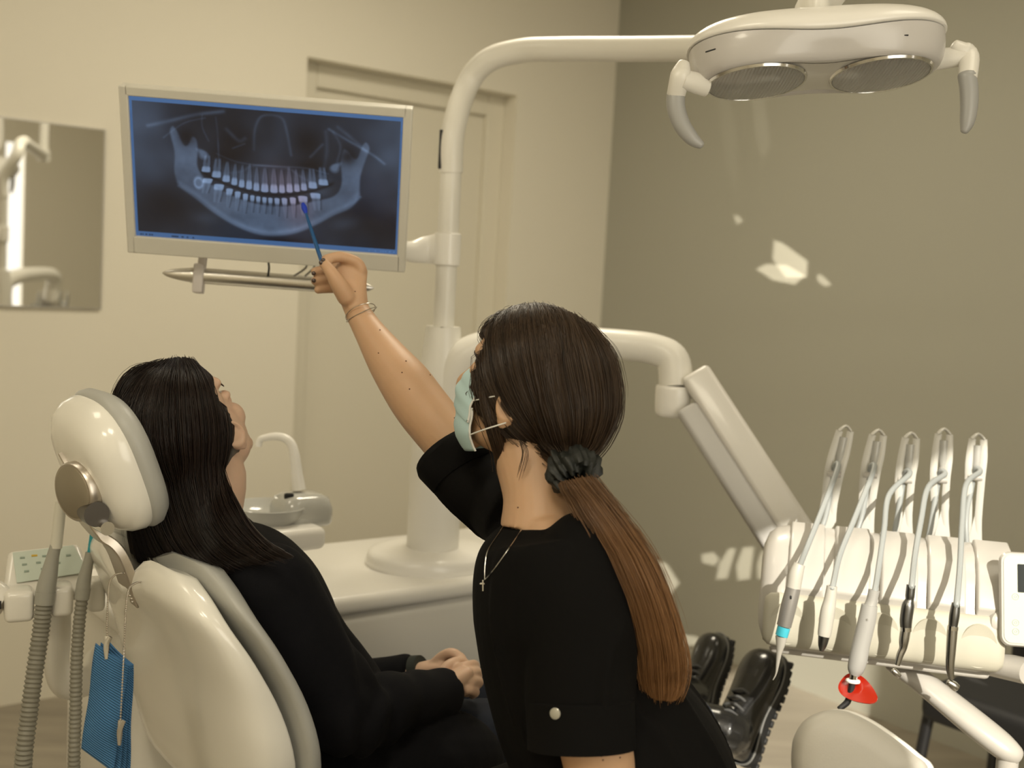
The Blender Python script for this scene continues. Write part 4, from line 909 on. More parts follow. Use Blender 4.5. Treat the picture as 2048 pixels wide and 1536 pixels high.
class HairGrid:
    def __init__(s, guides, dc, hz, nt=40, na=60, power=.5, hug=None):
        """guides: screen curves from the near contour's one edge to the other; dc(a,t) middle depth, hz(t) half thickness"""
        G = np.array([cr(g, 8)[np.linspace(0, len(cr(g, 8))-1, nt).round().astype(int)] for g in guides])   # m, nt, 2
        G = cr(G.reshape(len(guides), -1), 8); G = G[np.linspace(0, len(G)-1, na).round().astype(int)].reshape(na, nt, 2)
        hzv = cr([[h] for h in hz], 8)[:, 0]; hzv = np.interp(np.linspace(0, 1, nt), np.linspace(0, 1, len(hzv)), hzv)
        near = np.empty((na, nt, 3)); far = np.empty((na, nt, 3))
        for i in range(na):
            a = i/(na-1); pr = math.sin(math.pi*a)**power if 0 < a < 1 else 0
            for j in range(nt):
                t = j/(nt-1); d = dc(a, t)
                near[i, j] = P(G[i, j, 0], G[i, j, 1], d-hzv[j]*pr); far[i, j] = P(G[i, j, 0], G[i, j, 1], d+hzv[j]*pr)
        if hug is not None:                               # keep the hair outside the skull
            Mh, cen, rad, xlim = hug; Mi = Mh.inverted()
            for g in (near, far):
                for i in range(na):
                    for j in range(nt):
                        q = Mi @ V(g[i, j]); e = V(((q.x-cen[0])/rad[0], (q.y-cen[1])/rad[1], (q.z-cen[2])/rad[2])); L_ = e.length
                        if L_ < 1 and (q.x < xlim or q.z > .045):
                            k = 1/max(L_, .05); g[i, j] = Mh @ V(((q.x-cen[0])*k+cen[0], (q.y-cen[1])*k+cen[1], (q.z-cen[2])*k+cen[2]))
        s.ring = np.concatenate([near, far[::-1][1:-1]], 0); s.nt = nt; s.m = len(s.ring); s.nn = na
        # outward normals
        c = s.ring.mean(0); du = np.roll(s.ring, -1, 0)-np.roll(s.ring, 1, 0); dv = np.gradient(s.ring, axis=1); n = np.cross(du, dv); n /= np.linalg.norm(n, axis=2, keepdims=True)+1e-9
        sg = np.sign(((s.ring-c[None])*n).sum(2).mean()); s.nor = n*sg
    def at(s, A, T):
        """A in ring units, T in 0..1 arrays"""
        A = A % s.m; i0 = np.floor(A).astype(int) % s.m; i1 = (i0+1) % s.m; fa = (A-np.floor(A))[..., None]
        tt = np.clip(T, 0, 1)*(s.nt-1); j0 = np.minimum(np.floor(tt).astype(int), s.nt-2); ft = (tt-j0)[..., None]
        f = lambda g: (g[i0, j0]*(1-fa)+g[i1, j0]*fa)*(1-ft)+(g[i0, j0+1]*(1-fa)+g[i1, j0+1]*fa)*ft
        return f(s.ring), f(s.nor)
    def shell(s, mb, inset=.002, t0=0, t1=1):
        js = [j for j in range(s.nt) if t0 <= j/(s.nt-1) <= t1]
        mb.rings([[V(p) for p in (s.ring[:, j]-s.nor[:, j]*inset)] for j in js])
    def strands(s, n, width=.0006, jit=.5, lift=.0022, wav=.0012, t0=(0, .05), t1=(.93, 1.03), fly=0.03, k=16, near_only=.82, a_rng=None, amax=1.0):
        rs = np.random.RandomState(n); A0 = np.where(rs.rand(n) < near_only, rs.rand(n)*s.nn*amax, rs.rand(n)*s.m)
        if a_rng: A0 = a_rng[0]*s.nn+rs.rand(n)*(a_rng[1]-a_rng[0])*s.nn
        clump = np.round(A0*1.2)/1.2; ta = rs.uniform(*t0, n); tb = rs.uniform(*t1, n)
        u = np.linspace(0, 1, k)[None]; T = ta[:, None]+(tb-ta)[:, None]*u
        A = A0[:, None]+(clump-A0)[:, None]*.6*u**1.5+rs.randn(n, 1)*jit*.4*np.sin(u*3+rs.rand(n, 1)*6)
        p, nr = s.at(A, np.clip(T, 0, 1)); over = np.clip(T-1, 0, 1)[..., None]
        p1, _ = s.at(A, np.full_like(T, .96)); pe, _ = s.at(A, np.ones_like(T)); p = p+(pe-p1)*over*18
        h = (rs.rand(n, 1)**1.5*lift-.0006)+wav*np.sin(u*9+rs.rand(n, 1)*6)*rs.rand(n, 1)*.6
        f = (rs.rand(n, 1) < fly)*np.sin(u*math.pi*rs.uniform(.5, 1, (n, 1)))*rs.rand(n, 1)*.010
        p = p+nr*(h+f)[..., None]
        tn = np.gradient(p, axis=1); tn /= np.linalg.norm(tn, axis=2, keepdims=True)+1e-9; sd = np.cross(tn, nr); sd /= np.linalg.norm(sd, axis=2, keepdims=True)+1e-9; o = np.cross(sd, tn)
        w = width*(.6+.8*rs.rand(n, 1))*(1-.75*u**4); vs = []
        for q in (0, 2.094, 4.189): vs.append(p+sd*(w*math.cos(q))[..., None]+o*(w*math.sin(q))[..., None])
        vs = np.stack(vs, 2).reshape(-1, 3); b = (np.arange(n)[:, None, None]*k+np.arange(k-1)[None, :, None])*3; q = np.arange(3)[None, None]
        fs = np.stack([b+q, b+(q+1) % 3, b+3+(q+1) % 3, b+3+q], -1).reshape(-1, 4)
        tone = np.repeat(rs.rand(n)[:, None], k*3, 1).reshape(-1); tv = np.repeat(T[..., None], 3, 2).reshape(-1)
        return vs, fs, tone, tv
def hair_mat(name, dark, light, tipc=None, rough=.38):
    m = bpy.data.materials.new(name); m.use_nodes = True; nt = m.node_tree; b = nt.nodes['Principled BSDF']; at = nd(m, 'ShaderNodeAttribute'); at.attribute_name = 'strand'; sp = nd(m, 'ShaderNodeSeparateColor')
    nt.links.new(at.outputs['Color'], sp.inputs[0]); mx = nd(m, 'ShaderNodeMix'); mx.data_type = 'RGBA'; mx.inputs[6].default_value = dark; mx.inputs[7].default_value = light; nt.links.new(sp.outputs[0], mx.inputs[0]); last = mx.outputs[2]
    if tipc:
        m2 = nd(m, 'ShaderNodeMix'); m2.data_type = 'RGBA'; nt.links.new(sp.outputs[1], m2.inputs[0]); nt.links.new(last, m2.inputs[6]); m2.inputs[7].default_value = tipc; last = m2.outputs[2]
    nt.links.new(last, b.inputs['Base Color']); b.inputs['Roughness'].default_value = rough; b.inputs['Specular IOR Level'].default_value = .3; return m
def build_hair(name, parts, shells, mat, par, tip=lambda t: t, label=None):
    base = V(par['_o']); mb = MB(); 
    for f in shells: f(mb)
    nv = len(mb.v); vs = [np.array(mb.v, float).reshape(-1, 3)]; fs = [list(f) for f in mb.f]; tone = [np.full(nv, .25)]; tt = [np.full(nv, 0.0)]
    off = nv
    for v_, f_, a_, t_ in parts: vs.append(v_); fs += (f_+off).tolist(); tone.append(a_); tt.append(tip(t_)); off += len(v_)
    vs = np.concatenate(vs)-np.array(base); me = bpy.data.meshes.new(name); me.from_pydata(vs.tolist(), [], fs)
    ca = me.color_attributes.new('strand', 'FLOAT_COLOR', 'POINT'); col = np.stack([np.concatenate(tone), np.concatenate(tt), np.zeros(off), np.ones(off)], 1); ca.data.foreach_set('color', col.ravel())
    me.materials.append(mat); me.shade_smooth(); o = bpy.data.objects.new(name, me); COL.objects.link(o); o.parent = par; o['_o'] = list(base)
    if label: o['label'] = label
    return o

# ================================================================ the patient in the chair
PH = CH(.074, .01, 1.236); PF = (CMi.to_3x3() @ V((.62, .48, .60))).normalized(); PUp = (CMi.to_3x3() @ V((-.6, 0, .8)))
mb = MB()
PM_ = head_shapes(mb, PH, PF, PUp, .98)
NB = CH(.10, -.005, 1.07)
mb.tube([PM_ @ V((-.022, 0, -.03)), PM_ @ V((-.030, 0, -.085)), NB, CH(.12, -.005, 1.03)], [(.055, .055), (.052, .054), (.056, .056), (.09, .06)], 24, up=U, n=5)
body_c = [CH(.125, -.01, 1.045), CH(.145, -.01, 1.00), CH(.175, -.01, .93), CH(.225, -.01, .83), CH(.27, -.01, .74), CH(.30, -.01, .675), CH(.31, -.01, .64)]
mb.tube(body_c, [(.08, .05), (.150, .085), (.150, .098), (.128, .090), (.140, .095), (.155, .095), (.13, .07)], 32, up=U, n=5, roundcap=.5)
sN, sF = CH(.14, -.165, 1.005), CH(.14, .155, 1.005)
eN, wN = P(700, 1432, 1.86), P(893, 1384, 2.02); eF, wF = P(665, 1392, 2.22), P(838, 1347, 2.14)
armr = [(.050, .050), (.046, .048), (.040, .042), (.038, .040), (.033, .034), (.024, .020)]
for s_, e_, w_ in ((sN, eN, wN), (sF, eF, wF)):
    mb.tube([s_, (s_*.6+e_*.4), (s_*.12+e_*.88), (e_*.85+w_*.15), (e_*.55+w_*.45), w_], armr, 20, n=5, roundcap=.8)
kN, kF = CH(.74, -.165, .655), CH(.75, .02, .66); aN, aF = P(1418, 1452, 2.42), P(1362, 1402, 2.60)
for h_, k_, a_ in ((CH(.32, -.09, .66), kN, aN), (CH(.32, .085, .66), kF, aF)):
    mb.tube([h_, h_*.6+k_*.4, h_*.1+k_*.9, k_*.9+a_*.1, k_*.6+a_*.4, a_], [.080, .072, .055, .052, .050, .036], 22, n=5, roundcap=.7)
# hands clasped on the lap: the near hand lies over the far one
def finger(pts, r): mb.tube(pts, [r*1.05, r, r*.98, r*.88][:len(pts)], 12, n=4, roundcap=.9)
mb.tube([wN, P(905, 1368, 2.025), P(925, 1352, 2.04)], [(.021, .026), (.020, .036), (.017, .040)], 18, up=FWD*-1+Z*.2, n=4, roundcap=.6)
for k_, m_, t_ in (((934, 1332, 2.045), (950, 1330, 2.085), (944, 1346, 2.13)), ((943, 1345, 2.03), (958, 1346, 2.075), (950, 1358, 2.12)), ((944, 1361, 2.02), (958, 1364, 2.06), (950, 1374, 2.11)), ((938, 1378, 2.015), (950, 1384, 2.05), (944, 1390, 2.095))):
    finger([P(k_[0]-16, k_[1]+4, k_[2]+.005), P(*k_), P(*m_), P(*t_)], .0092)
finger([P(880, 1358, 2.04), P(893, 1334, 2.05), P(912, 1324, 2.065), P(930, 1326, 2.08)], .0098)
mb.tube([wF, P(868, 1338, 2.125), P(898, 1334, 2.11)], [(.020, .024), (.018, .034), (.016, .036)], 18, up=FWD*-1+Z*.2, n=4, roundcap=.6)
for dy in (0, 1, 2, 3): finger([P(894, 1326+dy*9, 2.11), P(922, 1330+dy*11, 2.105), P(940, 1342+dy*12, 2.085), P(932, 1354+dy*11, 2.06)], .0086)
finger([P(868, 1328, 2.11), P(886, 1312, 2.10), P(905, 1306, 2.09), P(924, 1317, 2.085)], .0100)
pat = organic(mb, 'person', SKINP, None, voxel=.0028, smooth=4)
tag(pat, 'person with long dark hair and black blazer reclining in the dental chair, hands clasped', 'person')
eyes(pat, PM_)
# blazer
mb = MB()
mb.tube([CH(.118, -.01, 1.075), CH(.125, -.01, 1.045), CH(.145, -.01, 1.00), CH(.18, -.01, .93), CH(.235, -.01, .83), CH(.29, -.03, .74), CH(.33, -.04, .675)], [(.07, .056), (.135, .080), (.178, .108), (.176, .124), (.160, .124), (.185, .125), (.205, .12)], 36, up=U, n=6, roundcap=.3)
slv = [(.066, .068), (.066, .070), (.062, .066), (.066, .064), (.056, .054), (.047, .044), (.040, .042)]
for s_, e_, w_, l in ((sN, eN, wN, 1.0), (sF, eF, wF, .90)):
    w2 = e_+(w_-e_)*l
    mb.tube([s_+Z*.008, (s_*.7+e_*.3), (s_*.25+e_*.75), e_, (e_*.6+w2*.4), (e_*.2+w2*.8), w2], slv, 24, n=5, roundcap=.25)
for s_ in (sN, sF): mb.ell(s_+Z*.006, (.068, .068, .066))
mb.tube([CH(.30, -.12, .69), CH(.40, -.17, .675), CH(.50, -.19, .655), CH(.56, -.18, .63)], [(.10, .095), (.105, .095), (.09, .085), (.05, .05)], 24, up=Z, n=5, roundcap=.5)
def patf(co, no):
    # arm creases around the elbow plus broad cloth folds
    d = np.empty(len(co)); e_ = np.array(eN); ax_ = np.array((wN-eN).normalized())
    for i in range(len(co)):
        p = co[i]; q = p-e_; s_ = q @ ax_; r = math.exp(-(q @ q)/.02)
        d[i] = .0045*noise.noise((p[0]*9, p[1]*9, p[2]*9))+.0055*r*math.sin(s_*95+3*noise.noise((p[0]*14, p[1]*14, p[2]*14)))
    return co+no*d[:, None]
blz = organic(mb, 'blazer', BLZ, pat, voxel=.005, smooth=5, fn=patf)
mb = MB(); mb.tube([P(832, 1349, 2.145), P(846, 1345, 2.14)], [.036, .033], 22); mb.build('shirt_cuff', pm('dark_green_knit', (.02, .024, .02, 1), .9), pat)
# jeans
mb = MB()
for h_, k_, a_ in ((CH(.33, -.09, .66), kN, aN), (CH(.33, .08, .66), kF, aF)):
    mb.tube([h_, h_*.6+k_*.4, h_*.1+k_*.9, k_*.9+a_*.1, k_*.6+a_*.4, k_*.1+a_*.9], [.094, .084, .068, .066, .066, .062], 26, n=5, roundcap=.3)
mb.tube([CH(.26, -.01, .73), CH(.30, -.01, .68), CH(.33, -.01, .64)], [(.155, .10), (.175, .11), (.15, .09)], 26, up=U, roundcap=.4)
jn = organic(mb, 'jeans', JEA, pat, voxel=.0055, smooth=4, fn=fold_noise(.005, (16, 16, 16)))
# boots: heel low, toe up, sole facing the right wall
def boot(heel, toe, ank, lat, shaft=.115):
    T = (toe-heel).normalized(); S = lat.cross(T).normalized(); 
    if S.dot(U) < 0: S = -S
    L_ = (toe-heel).length; M = Matrix((( T.x, lat.x, -S.x, heel.x), (T.y, lat.y, -S.y, heel.y), (T.z, lat.z, -S.z, heel.z), (0, 0, 0, 1)))
    k = L_/.275; q = lambda x, y, z: M @ V((x*k, y*k, z*k))
    mb = MB()
    def sec(x, hw, h): return [q(x, hw*math.copysign(abs(math.cos(a))**.8, math.cos(a)), h/2+h/2*math.copysign(abs(math.sin(a))**.75, math.sin(a))) for a in np.linspace(0, 2*math.pi, 26, endpoint=False)]
    mb.rings([sec(*v) for v in cr([(.002, .016, .06), (.012, .031, .09), (.04, .038, .115), (.08, .040, .118), (.115, .043, .110), (.15, .047, .098), (.19, .052, .088), (.225, .052, .082), (.255, .045, .072), (.272, .030, .056), (.279, .012, .035)], 4)])
    sh = [q(.052, 0, .06), q(.050, 0, .10), ank*.5+q(.050, 0, .12)*.5, ank]
    d = (ank-sh[1]).normalized(); e = sh[1]+d*shaft
    mb.tube([sh[0], sh[1], sh[1]+d*shaft*.5, e], [(.040, .046), (.042, .048), (.043, .047), (.048, .050)], 24, up=T, n=4)
    return mb, q, T, S, lat, sh, e, d
for nm, (heel, toe, ank) in (('near', (P(1482, 1528, 2.44), P(1551, 1312, 2.52), aN)), ('far', (P(1402, 1440, 2.66), P(1442, 1274, 2.72), aF))):
    lat = (-N*1.0+Z*.05).normalized(); T0 = (toe-heel).normalized(); lat = (lat-T0*lat.dot(T0)).normalized()
    mb, q, T, S, lat, sh, e, d = boot(heel, toe, ank, lat)
    bt = organic(mb, 'boot', LEA, pat, voxel=.0035, smooth=4)
    mb = MB(); o_ = cr([(-.004, 0), (.004, .026), (.03, .036), (.08, .034), (.12, .036), (.17, .046), (.21, .052), (.25, .044), (.278, .022), (.284, 0), (.278, -.022), (.25, -.044), (.21, -.050), (.17, -.044), (.12, -.034), (.08, -.034), (.03, -.036), (.004, -.026)], 4, closed=True)
    mb.rings([[q(x, y, z) for x, y in o_] for z in (.012, .008, -.012, -.016)])
    for k in range(13):                                    # cleats round the edge
        x = .006+k*.0215
        for sg in (-1, 1): mb.rbox((0, 0, 0), (.015, .016, .009), .002, 1, M=Matrix.Translation(q(x, sg*(.028+.014*math.exp(-((x-.20)/.07)**2)), -.018)) @ Matrix((( T.x, lat.x, S.x, 0), (T.y, lat.y, S.y, 0), (T.z, lat.z, S.z, 0), (0, 0, 0, 1))))
    mb.build('sole', SOL, bt)
    mb = MB(); c = [q(x, y, .013) for x, y in o_]; mb.tube(c+[c[0]], .0022, 6, smooth=False); mb.build('welt_stitching', pm('grey_welt', (.16, .16, .15, 1), .5), bt)
    for k in range(5):
        x, z = .145-.020*k, .102+.008*k
        mb = MB(); mb.tube([q(x, -.030, z-.022), q(x+.008, -.012, z+.002), q(x, .012, z+.002), q(x+.006, .030, z-.022)], .0030, 8, n=5); mb.build('lace', pm('grey_lace', (.07, .07, .068, 1), .8), bt)
# long straight hair
pg = [[(318, 728), (262, 742), (226, 800), (232, 880), (250, 970), (256, 1060), (268, 1120), (290, 1150)],
      [(335, 720), (300, 765), (284, 850), (292, 950), (312, 1040), (345, 1105), (385, 1135), (420, 1150)],
      [(355, 716), (350, 780), (350, 870), (362, 970), (388, 1050), (425, 1105), (460, 1128), (490, 1138)],
      [(374, 717), (395, 780), (408, 870), (414, 960), (432, 1030), (470, 1080), (515, 1108), (550, 1120)],
      [(390, 724), (424, 775), (438, 850), (444, 930), (470, 985), (505, 1045), (545, 1085), (592, 1112)]]
def pdc(a, t):
    top = 1.905-.02*a; low = 1.90-.215*a**.8; k = max(0, min(1, (t-.42)/.5)); k = k*k*(3-2*k); return top*(1-k)+low*k
PHG = HairGrid(pg, pdc, [.02, .078, .100, .100, .080, .040, .018, .006], power=.42, hug=(PM_, (-.008, 0, .012), (.106, .086, .106), .012))
HMP = hair_mat('very_dark_brown_hair', (.0075, .0045, .004, 1), (.022, .0125, .009, 1))
build_hair('hair', [PHG.strands(5400, .00075, lift=.0030, t1=(.80, 1.02), k=20, near_only=1.0, amax=.95, jit=.3), PHG.strands(260, .0004, lift=.008, wav=.004, fly=.7, t1=(.5, 1.06), k=20, near_only=1.0, amax=.88)], [lambda m: PHG.shell(m, .0015, 0, .93)], HMP, pat)

# ================================================================ the dentist
DH = P(1060, 768, 1.69); DF = V((-.92, .34, .20)).normalized(); DUp = V((.20, -.02, .98))
mb = MB(); DM_ = head_shapes(mb, DH, DF, DUp, 1.0)
mb.tube([DM_ @ V((-.02, 0, -.03)), DM_ @ V((-.020, 0, -.085)), P(1082, 985, 1.665), P(1086, 1050, 1.66)], [(.055, .052), (.053, .052), (.053, .056), (.075, .062)], 26, up=V((-1, 0, 0)), n=5)
tor = [(1084, 1042, 1.66), (1090, 1085, 1.66), (1098, 1140, 1.655), (1110, 1220, 1.66), (1122, 1320, 1.66), (1160, 1420, 1.66), (1200, 1500, 1.66), (1225, 1570, 1.66)]
torr = [(.09, .045), (.125, .070), (.145, .092), (.145, .104), (.125, .098), (.135, .105), (.155, .125), (.15, .12)]
FX = V((-1, -.12, 0))
mb.tube(PP(tor), torr, 34, up=FX, n=5, roundcap=.5)
nS, fS = P(1178, 1132, 1.545), P(1005, 985, 1.80)
# near arm hangs down, forearm forward to the lap
nE, nW = P(1196, 1590, 1.50), P(1000, 1640, 1.48)
mb.tube([nS, P(1170, 1230, 1.53), P(1172, 1380, 1.51), P(1190, 1480, 1.50), nE, nE*.5+nW*.5, nW], [(.052, .052), (.052, .052), (.050, .050), (.0485, .0485), (.042, .044), (.036, .038), (.024, .022)], 24, n=5, roundcap=.8)
mb.tube([nW, nW+V((-.05, -.01, -.008))], [(.022, .026), (.016, .040)], 18, up=Z, roundcap=.7)
for k in range(4): 
    q0 = nW+V((-.055, -.035+.021*k, -.010)); mb.tube([q0, q0+V((-.028, 0, -.004)), q0+V((-.046, .004, -.018)), q0+V((-.052, .006, -.032))], [.0092, .009, .0085, .0075], 12, n=3, roundcap=.9)
mb.tube([nW+V((-.01, .03, -.005)), nW+V((-.04, .052, -.012)), nW+V((-.065, .055, -.02))], [.012, .0105, .009], 12, roundcap=.9)
# raised far arm
ra = [(1000, 985, 1.80), (945, 930, 1.83), (895, 876, 1.86), (845, 815, 1.89), (812, 768, 1.91), (775, 718, 1.94), (738, 662, 1.975), (714, 622, 2.0)]
rr = [(.050, .050), (.046, .048), (.0435, .045), (.0455, .045), (.044, .043), (.036, .036), (.0265, .026), (.0225, .0215)]
mb.tube(PP(ra), rr, 26, up=Z, n=6, roundcap=.6)
# hand holding the brush: palm, curled fingers, thumb pressing from the near side
mb.tube(PP([(714, 622, 2.0), (706, 592, 2.0), (700, 560, 2.005), (704, 536, 2.01)]), [(.0215, .022), (.0250, .019), (.0300, .0155), (.0285, .0140)], 22, up=FWD, n=5, roundcap=.7)
def fg(pts, r): mb.tube(PP(pts), [r*1.12, r*1.02, r, r*.9][:len(pts)], 14, n=5, roundcap=.9)
fg([(722, 540, 2.005), (712, 524, 2.0), (682, 514, 1.992), (652, 519, 1.985)], .0100)
fg([(722, 548, 2.02), (700, 534, 2.045), (662, 536, 2.045), (629, 543, 2.03)], .0086)
fg([(720, 560, 2.03), (696, 556, 2.055), (660, 558, 2.050), (629, 562, 2.033)], .0084)
fg([(714, 578, 2.03), (692, 578, 2.055), (662, 578, 2.052), (635, 580, 2.038)], .0078)
mb.tube(PP([(694, 596, 1.985), (678, 570, 1.975), (661, 543, 1.972), (648, 526, 1.978)]), [.0165, .0150, .0112, .0092], 16, n=5, roundcap=.8)
# thighs forward, shins down to the floor
for sg, o_ in ((1, V((.06, -.10, 0))), (-1, V((-.02, .08, 0)))):
    hp_ = P(1240, 1640, 1.66)+o_; kn = hp_+V((-.38, -.14 if sg > 0 else -.04, -.15)); an = V((kn.x+.10, kn.y-.04, .09))
    mb.tube([hp_, hp_*.5+kn*.5, kn], [.085, .078, .060], 22, n=4, roundcap=.8); mb.tube([kn, kn*.6+an*.4, an], [.058, .052, .036], 20, n=4, roundcap=.8)
    mb.tube([an+V((.03, 0, -.04)), an+V((-.06, -.01, -.05)), an+V((-.16, -.02, -.065))], [(.034, .034), (.042, .032), (.036, .018)], 18, up=Z, n=4, roundcap=.8)
den = organic(mb, 'person', SKIN, None, voxel=.0028, smooth=4)
tag(den, 'person in black tunic and light blue face mask pointing a blue brush at the monitor', 'person')
eyes(den, DM_)
for x, y, d in ((760, 660, 1.93), (757, 706, 1.905), (812, 722, 1.865), (804, 745, 1.86), (860, 750, 1.845), (819, 778, 1.85), (909, 836, 1.83), (710, 583, 1.985), (1176, 1500, 1.452), (1164, 1505, 1.452), (1208, 1500, 1.452), (1206, 1520, 1.452), (1240, 1515, 1.46), (1036, 1015, 1.62)):
    sp_ = snap(den, x, y, .0)
    if sp_ is None: continue
    mb = MB(); mb.ell(sp_[0], (.0013, .0013, .0013), seg=8); mb.build('mole', pm('brown_mole', (.10, .04, .025, 1), .6), den)
NAIL = pm('dark_nail_polish', (.06, .035, .03, 1), .2, coat=.6)
for x, y, d in ((622, 547, 2.022), (622, 561, 2.028), (641, 520, 1.985), (642, 525, 1.97)):
    sp_ = snap(den, x, y, -.0005)
    if sp_ is None: sp_ = snap(den, x+5, y, -.0005)
    if sp_ is None: continue
    mb = MB(); mb.ell(sp_[0], (.0042, .0034, .0042), seg=12); mb.build('fingernail', NAIL, den)
mb = MB(); LEGS = []
for sg, o_ in ((1, V((.06, -.10, 0))), (-1, V((-.02, .08, 0)))):
    hp_ = P(1240, 1640, 1.66)+o_; kn = hp_+V((-.38, -.14 if sg > 0 else -.04, -.15)); an = V((kn.x+.10, kn.y-.04, .12))
    mb.tube([hp_+V((.03, 0, 0)), hp_*.5+kn*.5, kn, kn*.85+an*.15, kn*.5+an*.5, an], [.10, .092, .078, .074, .068, .062], 24, n=5, roundcap=.5)
organic(mb, 'trousers', TUN, den, voxel=.007, smooth=4)
for sg, o_ in ((1, V((.06, -.10, 0))), (-1, V((-.02, .08, 0)))):
    hp_ = P(1240, 1640, 1.66)+o_; kn = hp_+V((-.38, -.14 if sg > 0 else -.04, -.15)); an = V((kn.x+.10, kn.y-.04, .09))
    mb = MB(); mb.tube([an+V((.045, 0, -.045)), an+V((-.0, 0, -.035)), an+V((-.09, -.01, -.045)), an+V((-.19, -.02, -.06))], [(.034, .036), (.044, .050), (.048, .040), (.036, .022)], 20, up=Z, n=5, roundcap=.6); organic(mb, 'shoe', pm('white_clog', (.7, .7, .68, 1), .4), den, voxel=.004, smooth=2)
# tunic with turned-up sleeves
mb = MB()
tt_ = [(1082, 1040, 1.66), (1088, 1075, 1.66), (1098, 1140, 1.655), (1112, 1220, 1.66), (1124, 1320, 1.66), (1168, 1430, 1.66), (1222, 1500, 1.66), (1262, 1570, 1.66), (1270, 1640, 1.66), (1270, 1680, 1.66)]
tr_ = [(.088, .056), (.145, .092), (.168, .112), (.168, .122), (.150, .118), (.158, .128), (.180, .146), (.185, .152), (.18, .16), (.17, .16)]
mb.tube(PP(tt_), tr_, 40, up=FX, n=6)
mb.tube([nS+V((.0, .02, .012)), P(1160, 1200, 1.54), P(1158, 1300, 1.53), P(1160, 1400, 1.52), P(1163, 1492, 1.51)], [(.062, .062), (.068, .066), (.069, .067), (.070, .066), (.0695, .066)], 30, n=6, roundcap=.0); mb.ell(nS+V((0, .02, .01)), (.066, .064, .062))
mb.tube(PP([(1060, 1040, 1.74), (1012, 1000, 1.80), (965, 968, 1.82), (932, 926, 1.835)]), [(.075, .070), (.072, .066), (.076, .058), (.082, .060)], 30, up=Z, n=6)
NKC = P(1084, 1030, 1.66)
def tunf(co, no):
    d = np.empty(len(co)); cz_ = P(1160, 1385, 1.5).z
    for i in range(len(co)):
        p = co[i]; w = noise.noise((p[0]*7, p[1]*7, p[2]*3.2)); r = abs(noise.noise((p[0]*6+5, p[1]*6, p[2]*2.2)))
        nk_ = min(1, max(0, ((V(p)-NKC).length-.10)/.08)); d[i] = (.0045*w+.007*math.exp(-(r/.06)**2))*nk_
    return co+no*d[:, None]
tn_ = organic(mb, 'tunic', TUN, den, voxel=.0045, smooth=5, fn=tunf)
# sleeve cuffs as doubled bands
mb = MB(); up_c, lo_c = P(1161, 1398, 1.52), P(1163, 1496, 1.51); mb.tube([up_c, up_c+(lo_c-up_c)*.03, lo_c, lo_c+(lo_c-up_c)*.01], [(.071, .068), (.0745, .071), (.0755, .0715), (.070, .066)], 34, n=3, smooth=False); cf = mb.build('sleeve_cuff', TUN, tn_)
mb = MB(); mb.tube(PP([(946, 948, 1.828), (938, 936, 1.832), (912, 906, 1.842), (908, 901, 1.844)]), [(.080, .060), (.084, .063), (.088, .064), (.082, .060)], 34, up=Z, n=3, smooth=False); mb.build('sleeve_cuff', TUN, tn_)
bb, bn = snap(cf, 1111, 1427, .0004); mb = MB(); mb.lathe([(.0072, 0), (.0072, .0014), (.0064, .002), (.0, .0018)], 28, M=frame(bb, bn.cross(Z), bn)); mb.build('cuff_button', pm('pearl_button', (.42, .41, .35, 1), .2, metal=.3, coat=.5), cf)
# necklace with a cross
SLV = pm('silver_chain', (.70, .69, .66, 1), .22, metal=1)
def on_cloth(pts):
    out = []
    for x, y in cr(pts, 8):
        r = snap(tn_, x, y, .0012)
        if r: out.append(r[0])
    return out
mb = MB(); mb.tube(on_cloth([(1014, 1042), (1000, 1066), (978, 1100), (972, 1130), (971, 1160)]), .0008, 6, smooth=False); mb.tube(on_cloth([(1050, 1050), (1030, 1082), (1002, 1122), (984, 1146), (971, 1160)]), .0008, 6, smooth=False)
nl = mb.build('necklace', SLV, den); cpn = snap(tn_, 968, 1171, .0015)[0]; mb = MB(frame(cpn, RGT, -FWD)); mb.box((0, 0, 0), (.0022, .0155, .0015)); mb.box((0, .0025, 0), (.009, .0022, .0015)); mb.build('cross_pendant', SLV, nl, bevel=.0004)
# bracelet on the raised wrist
mb = MB(); wc = P(721, 625, 1.995); wd_ = (P(738, 662, 1.975)-P(706, 592, 2.0)).normalized(); Mb = frame(wc, wd_.cross(FWD), wd_); mb.torus((0, 0, 0), .0275, .0008, M=Mb); br_ = mb.build('bracelet', BEAD, den)
mb = MB(); mb.torus((0, 0, 0), .029, .0008, M=Mb @ Matrix.Rotation(.35, 4, 'X') @ Matrix.Translation((0, 0, .004))); mb.build('bracelet', BEAD, den)
# face mask
MSK = pm('pale_blue_mask', (.46, .63, .65, 1), .75, bump=.2, bscale=900); MSI = pm('white_mask_lining', (.72, .72, .68, 1), .8)
def mask_pt(a, v, off=0.0):
    """a: -1..1 ear to ear, v: 0 top (nose bridge) .. 1 under the chin"""
    th = a*1.15; prof = np.interp(v, [0, .12, .35, .6, .85, 1], [.098, .112, .117, .108, .100, .078]); z = np.interp(v, [0, .12, .35, .6, .85, 1], [.004, -.014, -.038, -.070, -.104, -.122])
    z += .010*abs(a)**2*(1 if v > .5 else -1.6)+.0
    rx_, ry_ = prof-.012, .066*np.interp(v, [0, .3, .8, 1], [.92, 1, .92, .70]); pl = .0014*math.sin(v*28)
    return DM_ @ V((.014+(rx_-.012+pl+off)*math.cos(th)**.85 if th == 0 else .014+(rx_-.012+pl+off)*max(.0, math.cos(th))**.85, (ry_+off)*math.sin(th)*1.06, z))
vs = [[mask_pt(a, v) for a in np.linspace(-1, 1, 41)] for v in np.linspace(0, 1, 37)]
mb = MB(); mb.rings(vs, cap=False, closed=False); mk = mb.build('face_mask', MSK, den, solid=.0016)
